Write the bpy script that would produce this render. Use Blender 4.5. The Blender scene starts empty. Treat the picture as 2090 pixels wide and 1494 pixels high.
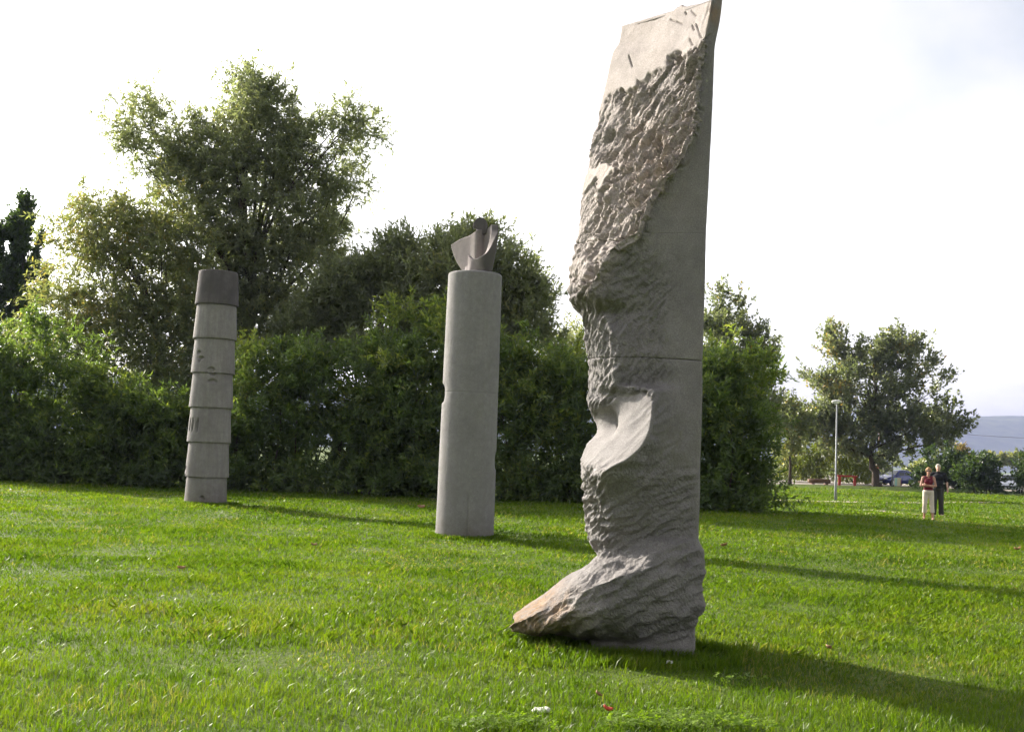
import bpy, bmesh, math
import numpy as np
from mathutils import Vector, Matrix

R = math.radians
rng = np.random.default_rng(11)
scene = bpy.context.scene
COL = scene.collection

# ------------------------------------------------------------------ camera
W0, H0 = 2090.0, 1494.0
F = W0 * 40.0 / 36.0                 # focal length in photo pixels
CAM_H = 1.67
PITCH = math.atan(177.0 / F)
ROLL = R(2.2)
_f = np.array([0, math.cos(PITCH), math.sin(PITCH)])
_r0 = np.array([1.0, 0, 0]); _u0 = np.array([0, -math.sin(PITCH), math.cos(PITCH)])
_r = _r0 * math.cos(ROLL) + _u0 * math.sin(ROLL)
_u = -_r0 * math.sin(ROLL) + _u0 * math.cos(ROLL)
cam_data = bpy.data.cameras.new('camera')
cam_data.sensor_width = 36.0
cam_data.lens = 40.0
cam_data.clip_start = 0.1
cam_data.clip_end = 20000
cam = bpy.data.objects.new('camera', cam_data)
COL.objects.link(cam)
M = Matrix(((_r[0], _u[0], -_f[0], 0), (_r[1], _u[1], -_f[1], 0), (_r[2], _u[2], -_f[2], CAM_H), (0, 0, 0, 1)))
cam.matrix_world = M
scene.camera = cam

# ------------------------------------------------------------------ sky, sun, exposure
SUN_EL = R(25)
SUN_AZ = R(41)                       # how far behind the picture plane the sun stands, on the left
sun_dir = Vector((-math.cos(SUN_AZ) * math.cos(SUN_EL), math.sin(SUN_AZ) * math.cos(SUN_EL), math.sin(SUN_EL)))
world = bpy.data.worlds.new('World')
scene.world = world
world.use_nodes = True
wn = world.node_tree.nodes; wl = world.node_tree.links
wn.clear()
w_out = wn.new('ShaderNodeOutputWorld')
w_bg = wn.new('ShaderNodeBackground'); w_bg.inputs['Strength'].default_value = 0.095
w_sky = wn.new('ShaderNodeTexSky'); w_sky.sky_type = 'NISHITA'; w_sky.sun_disc = False
w_sky.sun_elevation = SUN_EL
w_sky.sun_rotation = math.atan2(sun_dir.x, sun_dir.y)
w_sky.air_density = 1.0; w_sky.dust_density = 4.5; w_sky.ozone_density = 1.0; w_sky.altitude = 100
# thin high cloud: a white veil with soft gaps, lit by the same sky
w_tc = wn.new('ShaderNodeTexCoord')
w_sep = wn.new('ShaderNodeSeparateXYZ'); wl.new(w_tc.outputs['Generated'], w_sep.inputs[0])
w_add = wn.new('ShaderNodeMath'); w_add.operation = 'ADD'; w_add.inputs[1].default_value = 0.22
w_abs = wn.new('ShaderNodeMath'); w_abs.operation = 'ABSOLUTE'; wl.new(w_sep.outputs['Z'], w_abs.inputs[0])
wl.new(w_abs.outputs[0], w_add.inputs[0])
w_dx = wn.new('ShaderNodeMath'); w_dx.operation = 'DIVIDE'; wl.new(w_sep.outputs['X'], w_dx.inputs[0]); wl.new(w_add.outputs[0], w_dx.inputs[1])
w_dy = wn.new('ShaderNodeMath'); w_dy.operation = 'DIVIDE'; wl.new(w_sep.outputs['Y'], w_dy.inputs[0]); wl.new(w_add.outputs[0], w_dy.inputs[1])
w_cmb = wn.new('ShaderNodeCombineXYZ'); wl.new(w_dx.outputs[0], w_cmb.inputs[0]); wl.new(w_dy.outputs[0], w_cmb.inputs[1])
w_noise = wn.new('ShaderNodeTexNoise'); w_noise.inputs['Scale'].default_value = 1.15; w_noise.inputs['Detail'].default_value = 6
w_noise.inputs['Roughness'].default_value = 0.55; w_noise.inputs['Distortion'].default_value = 0.6
wl.new(w_cmb.outputs[0], w_noise.inputs['Vector'])
w_ramp = wn.new('ShaderNodeValToRGB')
w_ramp.color_ramp.elements[0].position = 0.36; w_ramp.color_ramp.elements[0].color = (0.58, 0.58, 0.58, 1)
w_ramp.color_ramp.elements[1].position = 0.56; w_ramp.color_ramp.elements[1].color = (1, 1, 1, 1)
wl.new(w_noise.outputs['Fac'], w_ramp.inputs[0])
w_bw = wn.new('ShaderNodeRGBToBW'); wl.new(w_sky.outputs[0], w_bw.inputs[0])
w_gain = wn.new('ShaderNodeMath'); w_gain.operation = 'MULTIPLY_ADD'; w_gain.inputs[1].default_value = 1.68; w_gain.inputs[2].default_value = 0.7
wl.new(w_bw.outputs[0], w_gain.inputs[0])
w_tint = wn.new('ShaderNodeMixRGB'); w_tint.blend_type = 'MULTIPLY'; w_tint.inputs[0].default_value = 1
wl.new(w_gain.outputs[0], w_tint.inputs[1]); w_tint.inputs[2].default_value = (1.0, 0.985, 0.985, 1)
w_mix = wn.new('ShaderNodeMixRGB'); wl.new(w_ramp.outputs[0], w_mix.inputs[0])
wl.new(w_sky.outputs[0], w_mix.inputs[1]); wl.new(w_tint.outputs[0], w_mix.inputs[2])
wl.new(w_mix.outputs[0], w_bg.inputs['Color'])
wl.new(w_bg.outputs[0], w_out.inputs[0])

sun_data = bpy.data.lights.new('sun', 'SUN')
sun_data.energy = 5.0; sun_data.angle = R(0.6); sun_data.color = (1.0, 0.91, 0.80)
sun = bpy.data.objects.new('sun', sun_data); COL.objects.link(sun)
sun.rotation_euler = sun_dir.to_track_quat('Z', 'Y').to_euler()

vs = scene.view_settings
vs.view_transform = 'Standard'; vs.look = 'None'; vs.gamma = 1.0; vs.use_curve_mapping = False
vs.exposure = 1.2
scene.render.engine = 'CYCLES'
cy = scene.cycles
cy.use_denoising = True
cy.use_adaptive_sampling = True; cy.adaptive_threshold = 0.03
cy.max_bounces = 7; cy.diffuse_bounces = 5; cy.glossy_bounces = 2; cy.transmission_bounces = 5
cy.volume_bounces = 1; cy.transparent_max_bounces = 4
cy.sample_clamp_indirect = 6.0

# ------------------------------------------------------------------ measuring helpers
def ray(px, py):
    px = np.asarray(px, float); py = np.asarray(py, float)
    return ((px - W0 / 2) / F)[..., None] * _r + ((H0 / 2 - py) / F)[..., None] * _u + _f
def at(px, py, Y):
    d = ray(px, py); t = np.asarray(Y, float) / d[..., 1]
    p = d * t[..., None]; p[..., 2] += CAM_H
    return p
def ground(px, py):
    d = ray(px, py); t = -CAM_H / d[..., 2]
    p = d * t[..., None]; p[..., 2] = 0
    return p
def proj(P):
    P = np.asarray(P, float) - np.array([0, 0, CAM_H])
    z = P @ _f
    return W0 / 2 + F * (P @ _r) / z, H0 / 2 - F * (P @ _u) / z

# ------------------------------------------------------------------ numpy noise
def _hash(ix, iy, iz, seed):
    h = (ix.astype(np.int64) * 374761393 + iy.astype(np.int64) * 668265263 + iz.astype(np.int64) * 2147483647 + seed * 974634777) & 0xFFFFFFFF
    h = ((h ^ (h >> 13)) * 1274126177) & 0xFFFFFFFF
    h = ((h ^ (h >> 16)) * 2246822519) & 0xFFFFFFFF
    return ((h ^ (h >> 15)) & 0xFFFFFF) / float(0xFFFFFF) * 2 - 1
def vnoise(p, seed=0):
    i = np.floor(p); f = p - i; i = i.astype(np.int64)
    f = f * f * f * (f * (f * 6 - 15) + 10)
    out = 0
    for dx in (0, 1):
        wx = f[:, 0] if dx else 1 - f[:, 0]
        for dy in (0, 1):
            wy = f[:, 1] if dy else 1 - f[:, 1]
            for dz in (0, 1):
                wz = f[:, 2] if dz else 1 - f[:, 2]
                out = out + wx * wy * wz * _hash(i[:, 0] + dx, i[:, 1] + dy, i[:, 2] + dz, seed)
    return out
def fbm(p, octs=4, seed=0, gain=0.5):
    a = 1.0; s = 0; t = 0
    for o in range(octs):
        s = s + a * vnoise(p * (2.03 ** o) + o * 17.3, seed + o); t += a; a *= gain
    return s / t
def ridge(p, octs=3, seed=0, gain=0.5):
    a = 1.0; s = 0; t = 0
    for o in range(octs):
        s = s + a * (1 - 2 * np.abs(vnoise(p * (2.03 ** o) + o * 9.1, seed + o))); t += a; a *= gain
    return s / t
def worley(p, seed=0):
    """distance to the nearest jittered cell point: scoops with sharp ridges between them"""
    i = np.floor(p).astype(np.int64); f = p - i
    best = np.full(len(p), 9.0)
    for dx in (-1, 0, 1):
        for dy in (-1, 0, 1):
            for dz in (0,) if p.shape[1] == 2 else (-1, 0, 1):
                a, b = i[:, 0] + dx, i[:, 1] + dy
                c = i[:, 2] + dz if p.shape[1] == 3 else a * 0
                d = (dx + 0.5 + 0.45 * _hash(a, b, c, seed) - f[:, 0]) ** 2 + (dy + 0.5 + 0.45 * _hash(a, b, c, seed + 1) - f[:, 1]) ** 2
                if p.shape[1] == 3: d = d + (dz + 0.5 + 0.45 * _hash(a, b, c, seed + 2) - f[:, 2]) ** 2
                best = np.minimum(best, d)
    return np.sqrt(best)
def facets(p, seed=0, tilt=1.0):
    """broken-stone planes: each jittered cell is a little plane with its own offset and slope"""
    i = np.floor(p).astype(np.int64); f = p - i
    best = np.full(len(p), 9.0); out = np.zeros(len(p))
    for dx in (-1, 0, 1):
        for dy in (-1, 0, 1):
            a, b = i[:, 0] + dx, i[:, 1] + dy; c = a * 0
            ex = f[:, 0] - (dx + 0.5 + 0.42 * _hash(a, b, c, seed)); ey = f[:, 1] - (dy + 0.5 + 0.42 * _hash(a, b, c, seed + 1))
            d = ex * ex + ey * ey
            v = 0.6 * _hash(a, b, c, seed + 2) + tilt * (ex * _hash(a, b, c, seed + 3) + ey * _hash(a, b, c, seed + 4))
            m = d < best
            best = np.where(m, d, best); out = np.where(m, v, out)
    return out
def sstep(x, a, b):
    t = np.clip((x - a) / (b - a), 0, 1); return t * t * (3 - 2 * t)

# ------------------------------------------------------------------ object helpers
def link(o, parent=None):
    COL.objects.link(o)
    if parent is not None: o.parent = parent
    return o
def tag(o, label=None, cat=None, group=None, kind=None):
    if label: o['label'] = label
    if cat: o['category'] = cat
    if group: o['group'] = group
    if kind: o['kind'] = kind
    return o
def empty(name, loc, rz=0.0):
    o = bpy.data.objects.new(name, None); o.location = loc; o.rotation_euler = (0, 0, rz); o.empty_display_size = 0.2
    return link(o)
def np_mesh(name, verts, faces, mat, parent=None, smooth=False, attrs=None):
    """faces: (n,k) int array or list of arrays/lists."""
    me = bpy.data.meshes.new(name)
    if isinstance(faces, np.ndarray):
        n, k = faces.shape
        me.vertices.add(len(verts)); me.vertices.foreach_set('co', np.asarray(verts, np.float32).ravel())
        me.loops.add(n * k); me.loops.foreach_set('vertex_index', faces.astype(np.int32).ravel())
        me.polygons.add(n); me.polygons.foreach_set('loop_start', np.arange(0, n * k, k, dtype=np.int32))
        me.polygons.foreach_set('loop_total', np.full(n, k, np.int32))
        me.update(calc_edges=True)
    else:
        me.from_pydata([tuple(v) for v in verts], [], [tuple(f) for f in faces]); me.update()
    if attrs:
        for an, av in attrs.items():
            at_ = me.attributes.new(an, 'FLOAT', 'POINT'); at_.data.foreach_set('value', np.asarray(av, np.float32))
    if smooth: me.polygons.foreach_set('use_smooth', np.ones(len(me.polygons), bool))
    if mat: me.materials.append(mat)
    o = bpy.data.objects.new(name, me)
    return link(o, parent)
def bm_obj(name, bm, mat, parent=None, smooth=False):
    bmesh.ops.recalc_face_normals(bm, faces=bm.faces)
    me = bpy.data.meshes.new(name); bm.to_mesh(me); bm.free()
    if smooth: me.polygons.foreach_set('use_smooth', np.ones(len(me.polygons), bool))
    if mat: me.materials.append(mat)
    return link(bpy.data.objects.new(name, me), parent)
def add_box(bm, c, s, rot=None, bevel=0.0):
    r = bmesh.ops.create_cube(bm, size=1.0)
    vsx = r['verts']
    bmesh.ops.scale(bm, vec=s, verts=vsx)
    if bevel > 0:
        es = list({e for v in vsx for e in v.link_edges})
        rb = bmesh.ops.bevel(bm, geom=es, offset=bevel, segments=1, affect='EDGES')
        vsx = list({v for v in vsx if v.is_valid} | set(rb['verts']))
    if rot is not None: bmesh.ops.rotate(bm, cent=(0, 0, 0), matrix=rot, verts=vsx)
    bmesh.ops.translate(bm, vec=c, verts=vsx)
def add_tube(bm, pts, rad, seg=8, cap=True):
    pts = [Vector(p) for p in pts]
    rings = []
    n = len(pts)
    prev = None
    for i, p in enumerate(pts):
        t = (pts[min(i + 1, n - 1)] - pts[max(i - 1, 0)]).normalized()
        a = t.orthogonal().normalized() if prev is None else (prev - t * prev.dot(t)).normalized()
        prev = a; b = t.cross(a)
        rr = rad[i] if hasattr(rad, '__len__') else rad
        rings.append([bm.verts.new(p + (a * math.cos(2 * math.pi * k / seg) + b * math.sin(2 * math.pi * k / seg)) * rr) for k in range(seg)])
    for i in range(n - 1):
        for k in range(seg):
            bm.faces.new((rings[i][k], rings[i][(k + 1) % seg], rings[i + 1][(k + 1) % seg], rings[i + 1][k]))
    if cap:
        bm.faces.new(rings[0][::-1]); bm.faces.new(rings[-1])
def add_ball(bm, c, r, seg=12, rot=None):
    res = bmesh.ops.create_uvsphere(bm, u_segments=seg, v_segments=max(6, seg * 2 // 3), radius=1.0)
    s = r if hasattr(r, '__len__') else (r, r, r)
    bmesh.ops.scale(bm, vec=s, verts=res['verts'])
    if rot is not None: bmesh.ops.rotate(bm, cent=(0, 0, 0), matrix=rot, verts=res['verts'])
    bmesh.ops.translate(bm, vec=c, verts=res['verts'])

# ------------------------------------------------------------------ materials
def new_mat(name):
    m = bpy.data.materials.new(name); m.use_nodes = True
    nt = m.node_tree; b = nt.nodes.get('Principled BSDF')
    return m, nt, b
def ramp(nt, src, stops):
    n = nt.nodes.new('ShaderNodeValToRGB'); e = n.color_ramp.elements
    while len(e) < len(stops): e.new(0.5)
    for k, (p, c) in enumerate(stops):
        e[k].position = p; e[k].color = (*c, 1)
    nt.links.new(src, n.inputs[0]); return n
def noise(nt, scale, detail=4, rough=0.55, vec=None, dist=0.0):
    n = nt.nodes.new('ShaderNodeTexNoise'); n.inputs['Scale'].default_value = scale
    n.inputs['Detail'].default_value = detail; n.inputs['Roughness'].default_value = rough; n.inputs['Distortion'].default_value = dist
    if vec is not None: nt.links.new(vec, n.inputs['Vector'])
    return n
def mix(nt, fac, a, b, mode='MIX'):
    n = nt.nodes.new('ShaderNodeMixRGB'); n.blend_type = mode
    for k, v in ((0, fac), (1, a), (2, b)):
        if isinstance(v, (int, float)): n.inputs[k].default_value = v
        elif isinstance(v, tuple): n.inputs[k].default_value = (*v, 1)
        else: nt.links.new(v, n.inputs[k])
    return n.outputs[0]
def coords(nt, scale=(1, 1, 1), kind='Object'):
    tc = nt.nodes.new('ShaderNodeTexCoord'); mp = nt.nodes.new('ShaderNodeMapping')
    mp.inputs['Scale'].default_value = scale
    nt.links.new(tc.outputs[kind], mp.inputs['Vector']); return mp.outputs[0]
def plain(name, col, rough=0.6, metal=0.0, var=0.12, scale=6.0, spec=0.4):
    m, nt, b = new_mat(name)
    n = noise(nt, scale, 5, 0.6, coords(nt))
    lo = tuple(c * (1 - var) for c in col); hi = tuple(min(1, c * (1 + var)) for c in col)
    r = ramp(nt, n.outputs['Fac'], [(0.3, lo), (0.7, hi)])
    nt.links.new(r.outputs[0], b.inputs['Base Color'])
    b.inputs['Roughness'].default_value = rough; b.inputs['Metallic'].default_value = metal
    b.inputs['Specular IOR Level'].default_value = spec
    return m
def stone(name, base, dark, light, grain=0.25, streak=0.0, stain=None, bump=0.25, streakcol=(0.10, 0.09, 0.09), splash=0.0):
    m, nt, b = new_mat(name); L = nt.links
    v = coords(nt)
    n1 = noise(nt, 1.3, 5, 0.6, v, 0.4); n2 = noise(nt, 90, 3, 0.6, v); n3 = noise(nt, 9, 5, 0.65, v)
    r1 = ramp(nt, n1.outputs['Fac'], [(0.3, dark), (0.5, base), (0.72, light)])
    g = ramp(nt, n2.outputs['Fac'], [(0.3, (1 - grain,) * 3), (0.7, (1 + grain * 0.4,) * 3)])
    c = mix(nt, 1.0, r1.outputs[0], g.outputs[0], 'MULTIPLY')
    g3 = ramp(nt, n3.outputs['Fac'], [(0.25, (0.80, 0.79, 0.78)), (0.7, (1.06, 1.06, 1.06))])
    c = mix(nt, 1.0, c, g3.outputs[0], 'MULTIPLY')
    if stain:      # split stone's warm colour, with extra sunlit brightness painted into the carved face
        aw = nt.nodes.new('ShaderNodeAttribute'); aw.attribute_name = 'split_lit'
        split_lit_c = mix(nt, 1.0, c, (1.53, 1.45, 1.39), 'MULTIPLY'); c = mix(nt, aw.outputs['Fac'], c, split_lit_c)
    if streak > 0:
        vs_ = coords(nt, (9, 9, 0.45)); ns = noise(nt, 1.0, 6, 0.65, vs_)
        rs = ramp(nt, ns.outputs['Fac'], [(0.38, (streak,) * 3), (0.62, (0.0,) * 3)])
        c = mix(nt, rs.outputs[0], c, streakcol)
    if stain:
        a = nt.nodes.new('ShaderNodeAttribute'); a.attribute_name = 'stain'
        nz = noise(nt, 7, 5, 0.7, v); mm = nt.nodes.new('ShaderNodeMath'); mm.operation = 'MULTIPLY'
        rz = ramp(nt, nz.outputs['Fac'], [(0.35, (0, 0, 0)), (0.62, (1, 1, 1))])
        L.new(a.outputs['Fac'], mm.inputs[0]); L.new(rz.outputs[0], mm.inputs[1])
        c = mix(nt, mm.outputs[0], c, stain)
        a2 = nt.nodes.new('ShaderNodeAttribute'); a2.attribute_name = 'moss'
        mm2 = nt.nodes.new('ShaderNodeMath'); mm2.operation = 'MULTIPLY'
        L.new(a2.outputs['Fac'], mm2.inputs[0]); L.new(rz.outputs[0], mm2.inputs[1])
        c = mix(nt, mm2.outputs[0], c, (0.10, 0.10, 0.055))
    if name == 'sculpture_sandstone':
        ap = nt.nodes.new('ShaderNodeAttribute'); ap.attribute_name = 'dark_tone'; c = mix(nt, ap.outputs['Fac'], c, (0.105, 0.095, 0.09))
    if splash:
        sz = nt.nodes.new('ShaderNodeSeparateXYZ'); L.new(v, sz.inputs[0])
        ms_ = nt.nodes.new('ShaderNodeMapRange'); ms_.inputs['From Min'].default_value = splash; ms_.inputs['From Max'].default_value = 0.02; L.new(sz.outputs['Z'], ms_.inputs['Value'])
        nsp = noise(nt, 5, 5, 0.7, v); rsp = ramp(nt, nsp.outputs['Fac'], [(0.35, (0.15, 0.15, 0.15)), (0.65, (0.8, 0.8, 0.8))])
        mu = nt.nodes.new('ShaderNodeMath'); mu.operation = 'MULTIPLY'; L.new(ms_.outputs[0], mu.inputs[0]); L.new(rsp.outputs[0], mu.inputs[1])
        c = mix(nt, mu.outputs[0], c, (0.115, 0.10, 0.075))
    L.new(c, b.inputs['Base Color'])
    b.inputs['Roughness'].default_value = 0.9; b.inputs['Specular IOR Level'].default_value = 0.2
    bp = nt.nodes.new('ShaderNodeBump'); bp.inputs['Strength'].default_value = bump; bp.inputs['Distance'].default_value = 0.02
    nb = noise(nt, 38, 6, 0.7, v); L.new(nb.outputs['Fac'], bp.inputs['Height'])
    if stain:
        ar = nt.nodes.new('ShaderNodeAttribute'); ar.attribute_name = 'rough'
        b2 = nt.nodes.new('ShaderNodeBump'); b2.inputs['Distance'].default_value = 0.03
        ma = nt.nodes.new('ShaderNodeMath'); ma.operation = 'MULTIPLY'; ma.inputs[1].default_value = 0.58; L.new(ar.outputs['Fac'], ma.inputs[0]); L.new(ma.outputs[0], b2.inputs['Strength'])
        vr = nt.nodes.new('ShaderNodeTexVoronoi'); vr.inputs['Scale'].default_value = 36; vr.inputs['Detail'].default_value = 2
        wv = noise(nt, 6, 3, 0.6, v); av = nt.nodes.new('ShaderNodeMixRGB'); av.blend_type = 'ADD'; av.inputs[0].default_value = 0.12
        m1 = nt.nodes.new('ShaderNodeMapping'); m1.inputs['Rotation'].default_value = (0, R(38), 0); m2 = nt.nodes.new('ShaderNodeMapping'); m2.inputs['Scale'].default_value = (1.0, 1.0, 0.4); L.new(v, m1.inputs['Vector']); L.new(m1.outputs[0], m2.inputs['Vector']); L.new(m2.outputs[0], av.inputs[1]); L.new(wv.outputs['Color'], av.inputs[2]); L.new(av.outputs[0], vr.inputs['Vector'])
        L.new(vr.outputs['Distance'], b2.inputs['Height']); L.new(b2.outputs[0], bp.inputs['Normal'])
    L.new(bp.outputs[0], b.inputs['Normal'])
    return m
def leaf_mat(name, stops, trans=0.35, rough=0.45, tcol=(1.3, 1.5, 0.5), spec=0.35):
    m, nt, b = new_mat(name); L = nt.links
    a = nt.nodes.new('ShaderNodeAttribute'); a.attribute_name = 'tint'
    r = ramp(nt, a.outputs['Fac'], stops)
    L.new(r.outputs[0], b.inputs['Base Color'])
    b.inputs['Roughness'].default_value = rough; b.inputs['Specular IOR Level'].default_value = spec
    t = nt.nodes.new('ShaderNodeBsdfTranslucent')
    L.new(mix(nt, 1.0, r.outputs[0], tcol, 'MULTIPLY'), t.inputs['Color'])
    ms = nt.nodes.new('ShaderNodeMixShader'); ms.inputs[0].default_value = trans
    L.new(b.outputs[0], ms.inputs[1]); L.new(t.outputs[0], ms.inputs[2])
    L.new(ms.outputs[0], nt.nodes['Material Output'].inputs['Surface'])
    return m

MAT = {}
MAT['stele'] = stone('carved_sandstone', (0.226, 0.215, 0.205), (0.180, 0.172, 0.167), (0.263, 0.248, 0.234), 0.34, stain=(0.27, 0.175, 0.095), bump=0.35)
MAT['column'] = stone('smooth_sandstone', (0.252, 0.246, 0.238), (0.215, 0.208, 0.202), (0.285, 0.277, 0.265), 0.32, streak=0.40, streakcol=(0.185, 0.175, 0.165), bump=0.3, splash=0.55)
MAT['drum'] = stone('drum_sandstone', (0.268, 0.258, 0.243), (0.205, 0.192, 0.185), (0.315, 0.30, 0.28), 0.30, streak=0.55, streakcol=(0.16, 0.145, 0.14), bump=0.3, splash=0.6)
MAT['drum_dark'] = stone('weathered_sandstone', (0.125, 0.115, 0.112), (0.08, 0.074, 0.073), (0.17, 0.155, 0.15), 0.2, streak=0.8, streakcol=(0.08, 0.072, 0.072), bump=0.15)
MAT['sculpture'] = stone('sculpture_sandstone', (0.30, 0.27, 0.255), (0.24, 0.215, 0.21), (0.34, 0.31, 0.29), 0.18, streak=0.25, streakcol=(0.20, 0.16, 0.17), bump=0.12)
MAT['bark'] = plain('bark', (0.075, 0.058, 0.045), 0.9, 0, 0.4, 14, 0.2)
MAT['willow'] = leaf_mat('willow_leaf', [(0.0, (0.14, 0.16, 0.10)), (0.5, (0.20, 0.22, 0.135)), (0.85, (0.26, 0.27, 0.15)), (1.0, (0.34, 0.29, 0.12))], 0.52, 0.33, (1.6, 1.7, 0.9), 0.6)
MAT['olive'] = leaf_mat('olive_willow_leaf', [(0.0, (0.125, 0.155, 0.085)), (0.5, (0.195, 0.22, 0.11)), (0.85, (0.26, 0.265, 0.13)), (1.0, (0.34, 0.26, 0.09))], 0.50, 0.33, (1.5, 1.55, 0.7), 0.6)
MAT['shrub'] = leaf_mat('thicket_leaf', [(0.0, (0.075, 0.110, 0.050)), (0.5, (0.125, 0.175, 0.066)), (0.85, (0.20, 0.24, 0.07)), (1.0, (0.26, 0.28, 0.08))], 0.52, 0.42, (1.5, 1.65, 0.5), 0.4)
MAT['poplar'] = leaf_mat('poplar_leaf', [(0.0, (0.045, 0.07, 0.035)), (0.6, (0.075, 0.11, 0.05)), (1.0, (0.12, 0.155, 0.065))], 0.35, 0.4)
MAT['silver'] = leaf_mat('silver_poplar_leaf', [(0.0, (0.10, 0.12, 0.075)), (0.5, (0.17, 0.19, 0.12)), (0.88, (0.26, 0.27, 0.17)), (0.98, (0.34, 0.25, 0.09)), (1.0, (0.36, 0.24, 0.08))], 0.45, 0.36, (1.4, 1.5, 0.7), 0.5)
MAT['weeping'] = leaf_mat('weeping_leaf', [(0.0, (0.09, 0.12, 0.025)), (0.6, (0.16, 0.18, 0.035)), (1.0, (0.24, 0.23, 0.05))], 0.4, 0.45)
MAT['golden'] = leaf_mat('golden_leaf', [(0.0, (0.20, 0.15, 0.05)), (1.0, (0.34, 0.25, 0.09))], 0.3, 0.5)

# ================================================================== SETTING
def m_lawn():
    m, nt, b = new_mat('lawn_soil'); L = nt.links
    v = coords(nt)
    n1 = noise(nt, 0.35, 6, 0.65, v, 0.5); n2 = noise(nt, 26, 4, 0.7, v); n3 = noise(nt, 3.2, 5, 0.65, v)
    r = ramp(nt, n1.outputs['Fac'], [(0.3, (0.055, 0.090, 0.011)), (0.5, (0.075, 0.118, 0.014)), (0.72, (0.10, 0.14, 0.018))])
    g = ramp(nt, n2.outputs['Fac'], [(0.25, (0.45, 0.45, 0.4)), (0.75, (1.45, 1.4, 1.2))])
    c = mix(nt, 1.0, r.outputs[0], g.outputs[0], 'MULTIPLY')
    g3 = ramp(nt, n3.outputs['Fac'], [(0.3, (0.7, 0.75, 0.7)), (0.7, (1.25, 1.2, 1.1))])
    c = mix(nt, 1.0, c, g3.outputs[0], 'MULTIPLY')
    L.new(c, b.inputs['Base Color']); b.inputs['Roughness'].default_value = 0.85; b.inputs['Specular IOR Level'].default_value = 0.15
    bp = nt.nodes.new('ShaderNodeBump'); bp.inputs['Strength'].default_value = 0.8; bp.inputs['Distance'].default_value = 0.06
    L.new(n2.outputs['Fac'], bp.inputs['Height']); L.new(bp.outputs[0], b.inputs['Normal'])
    return m
MAT['lawn'] = m_lawn()
MAT['sand'] = plain('pale_sandy_ground', (0.36, 0.31, 0.24), 0.95, 0, 0.25, 2.0, 0.1)
MAT['asphalt'] = plain('parking_gravel', (0.26, 0.235, 0.20), 0.95, 0, 0.2, 1.5, 0.1)

def lawn_height(x, y):
    p = np.stack([np.asarray(x, float) * 0.16, np.asarray(y, float) * 0.16, np.zeros_like(np.asarray(x, float))], -1)
    h = 0.05 * fbm(p.reshape(-1, 3), 3, 50).reshape(np.shape(x))
    return h * sstep(np.hypot(x, y), 4, 7) * (1 - sstep(np.hypot(x, y), 55, 80))
# lawn: one sheet to the horizon, fine where it is near
gx = np.unique(np.concatenate([-np.geomspace(14, 3400, 22)[::-1], np.linspace(-13, 40, 90), np.geomspace(42, 3400, 20)]))
gy = np.unique(np.concatenate([np.array([-95, -40, -10]), np.linspace(0, 62, 105), np.geomspace(66, 5400, 26)]))
GX, GY = np.meshgrid(gx, gy)
GZ = lawn_height(GX, GY)
vv = np.stack([GX, GY, GZ], -1).reshape(-1, 3)
nx_, ny_ = len(gx), len(gy)
idx = np.arange(nx_ * ny_).reshape(ny_, nx_)
ff = np.stack([idx[:-1, :-1], idx[:-1, 1:], idx[1:, 1:], idx[1:, :-1]], -1).reshape(-1, 4)
lawn = tag(np_mesh('lawn', vv, ff, MAT['lawn'], smooth=True), kind='structure')

def strip(name, pts, mat, z):
    """a soft-edged ground patch, pts = outline"""
    pts = np.asarray(pts, float)
    c = pts.mean(0)
    vs_ = [(c[0], c[1], z + float(lawn_height(c[0], c[1])))] + [(p[0], p[1], z + float(lawn_height(p[0], p[1]))) for p in pts]
    n = len(pts)
    return tag(np_mesh(name, vs_, [(0, 1 + i, 1 + (i + 1) % n) for i in range(n)], mat), kind='structure')
def band(name, pl, width, mat, z, seed=0, n=90):
    pl = np.asarray(pl, float); t = np.linspace(0, len(pl) - 1, n)
    x = np.interp(t, np.arange(len(pl)), pl[:, 0]); y = np.interp(t, np.arange(len(pl)), pl[:, 1])
    tx = np.gradient(x); ty = np.gradient(y); l = np.hypot(tx, ty); nx, ny = -ty / l, tx / l
    w1 = width * (0.5 + 0.3 * vnoise(np.stack([t * 5, t * 0, t * 0], -1), seed)); w2 = width * (0.5 + 0.3 * vnoise(np.stack([t * 5, t * 0 + 7, t * 0], -1), seed))
    a = np.stack([x + nx * w1, y + ny * w1], -1); b = np.stack([x - nx * w2, y - ny * w2], -1); c = np.stack([x, y], -1)
    V = np.concatenate([a, c, b]); zz = lawn_height(V[:, 0], V[:, 1]) + z
    V = np.column_stack([V, zz]); i = np.arange(n - 1)
    f1 = np.stack([i, i + 1, i + n + 1, i + n], -1); f2 = f1 + n
    return tag(np_mesh(name, V, np.concatenate([f1, f2]), mat), kind='structure')
g = lambda x, y: ground(x, y)[:2]
PATH = [g(1480, 1017), g(1600, 1022), g(1710, 1025), g(1800, 1027), g(1900, 1028), g(2010, 1026), g(2120, 1028), g(2300, 1033)]
band('path', PATH, 0.9, MAT['sand'], 0.035, 3)
TRACK = [g(1770, 1041), g(1815, 1046), g(1880, 1052), g(1930, 1056), g(1975, 1058)]
band('worn_track', TRACK, 0.55, MAT['sand'], 0.02, 5, 50)
parking = [g(1520, 988), g(1600, 988), g(1700, 990), g(1800, 992.5), g(1900, 995), g(2000, 1000), g(2140, 1006), g(2400, 1014)]
far_ = [(240, 190), (20, 190)]
pk = [tuple(p) for p in parking] + far_
V = np.array([(p[0], p[1], 0.02) for p in pk])
tag(np_mesh('parking_ground', V, [tuple(range(len(V)))], MAT['asphalt']), kind='structure')

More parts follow.
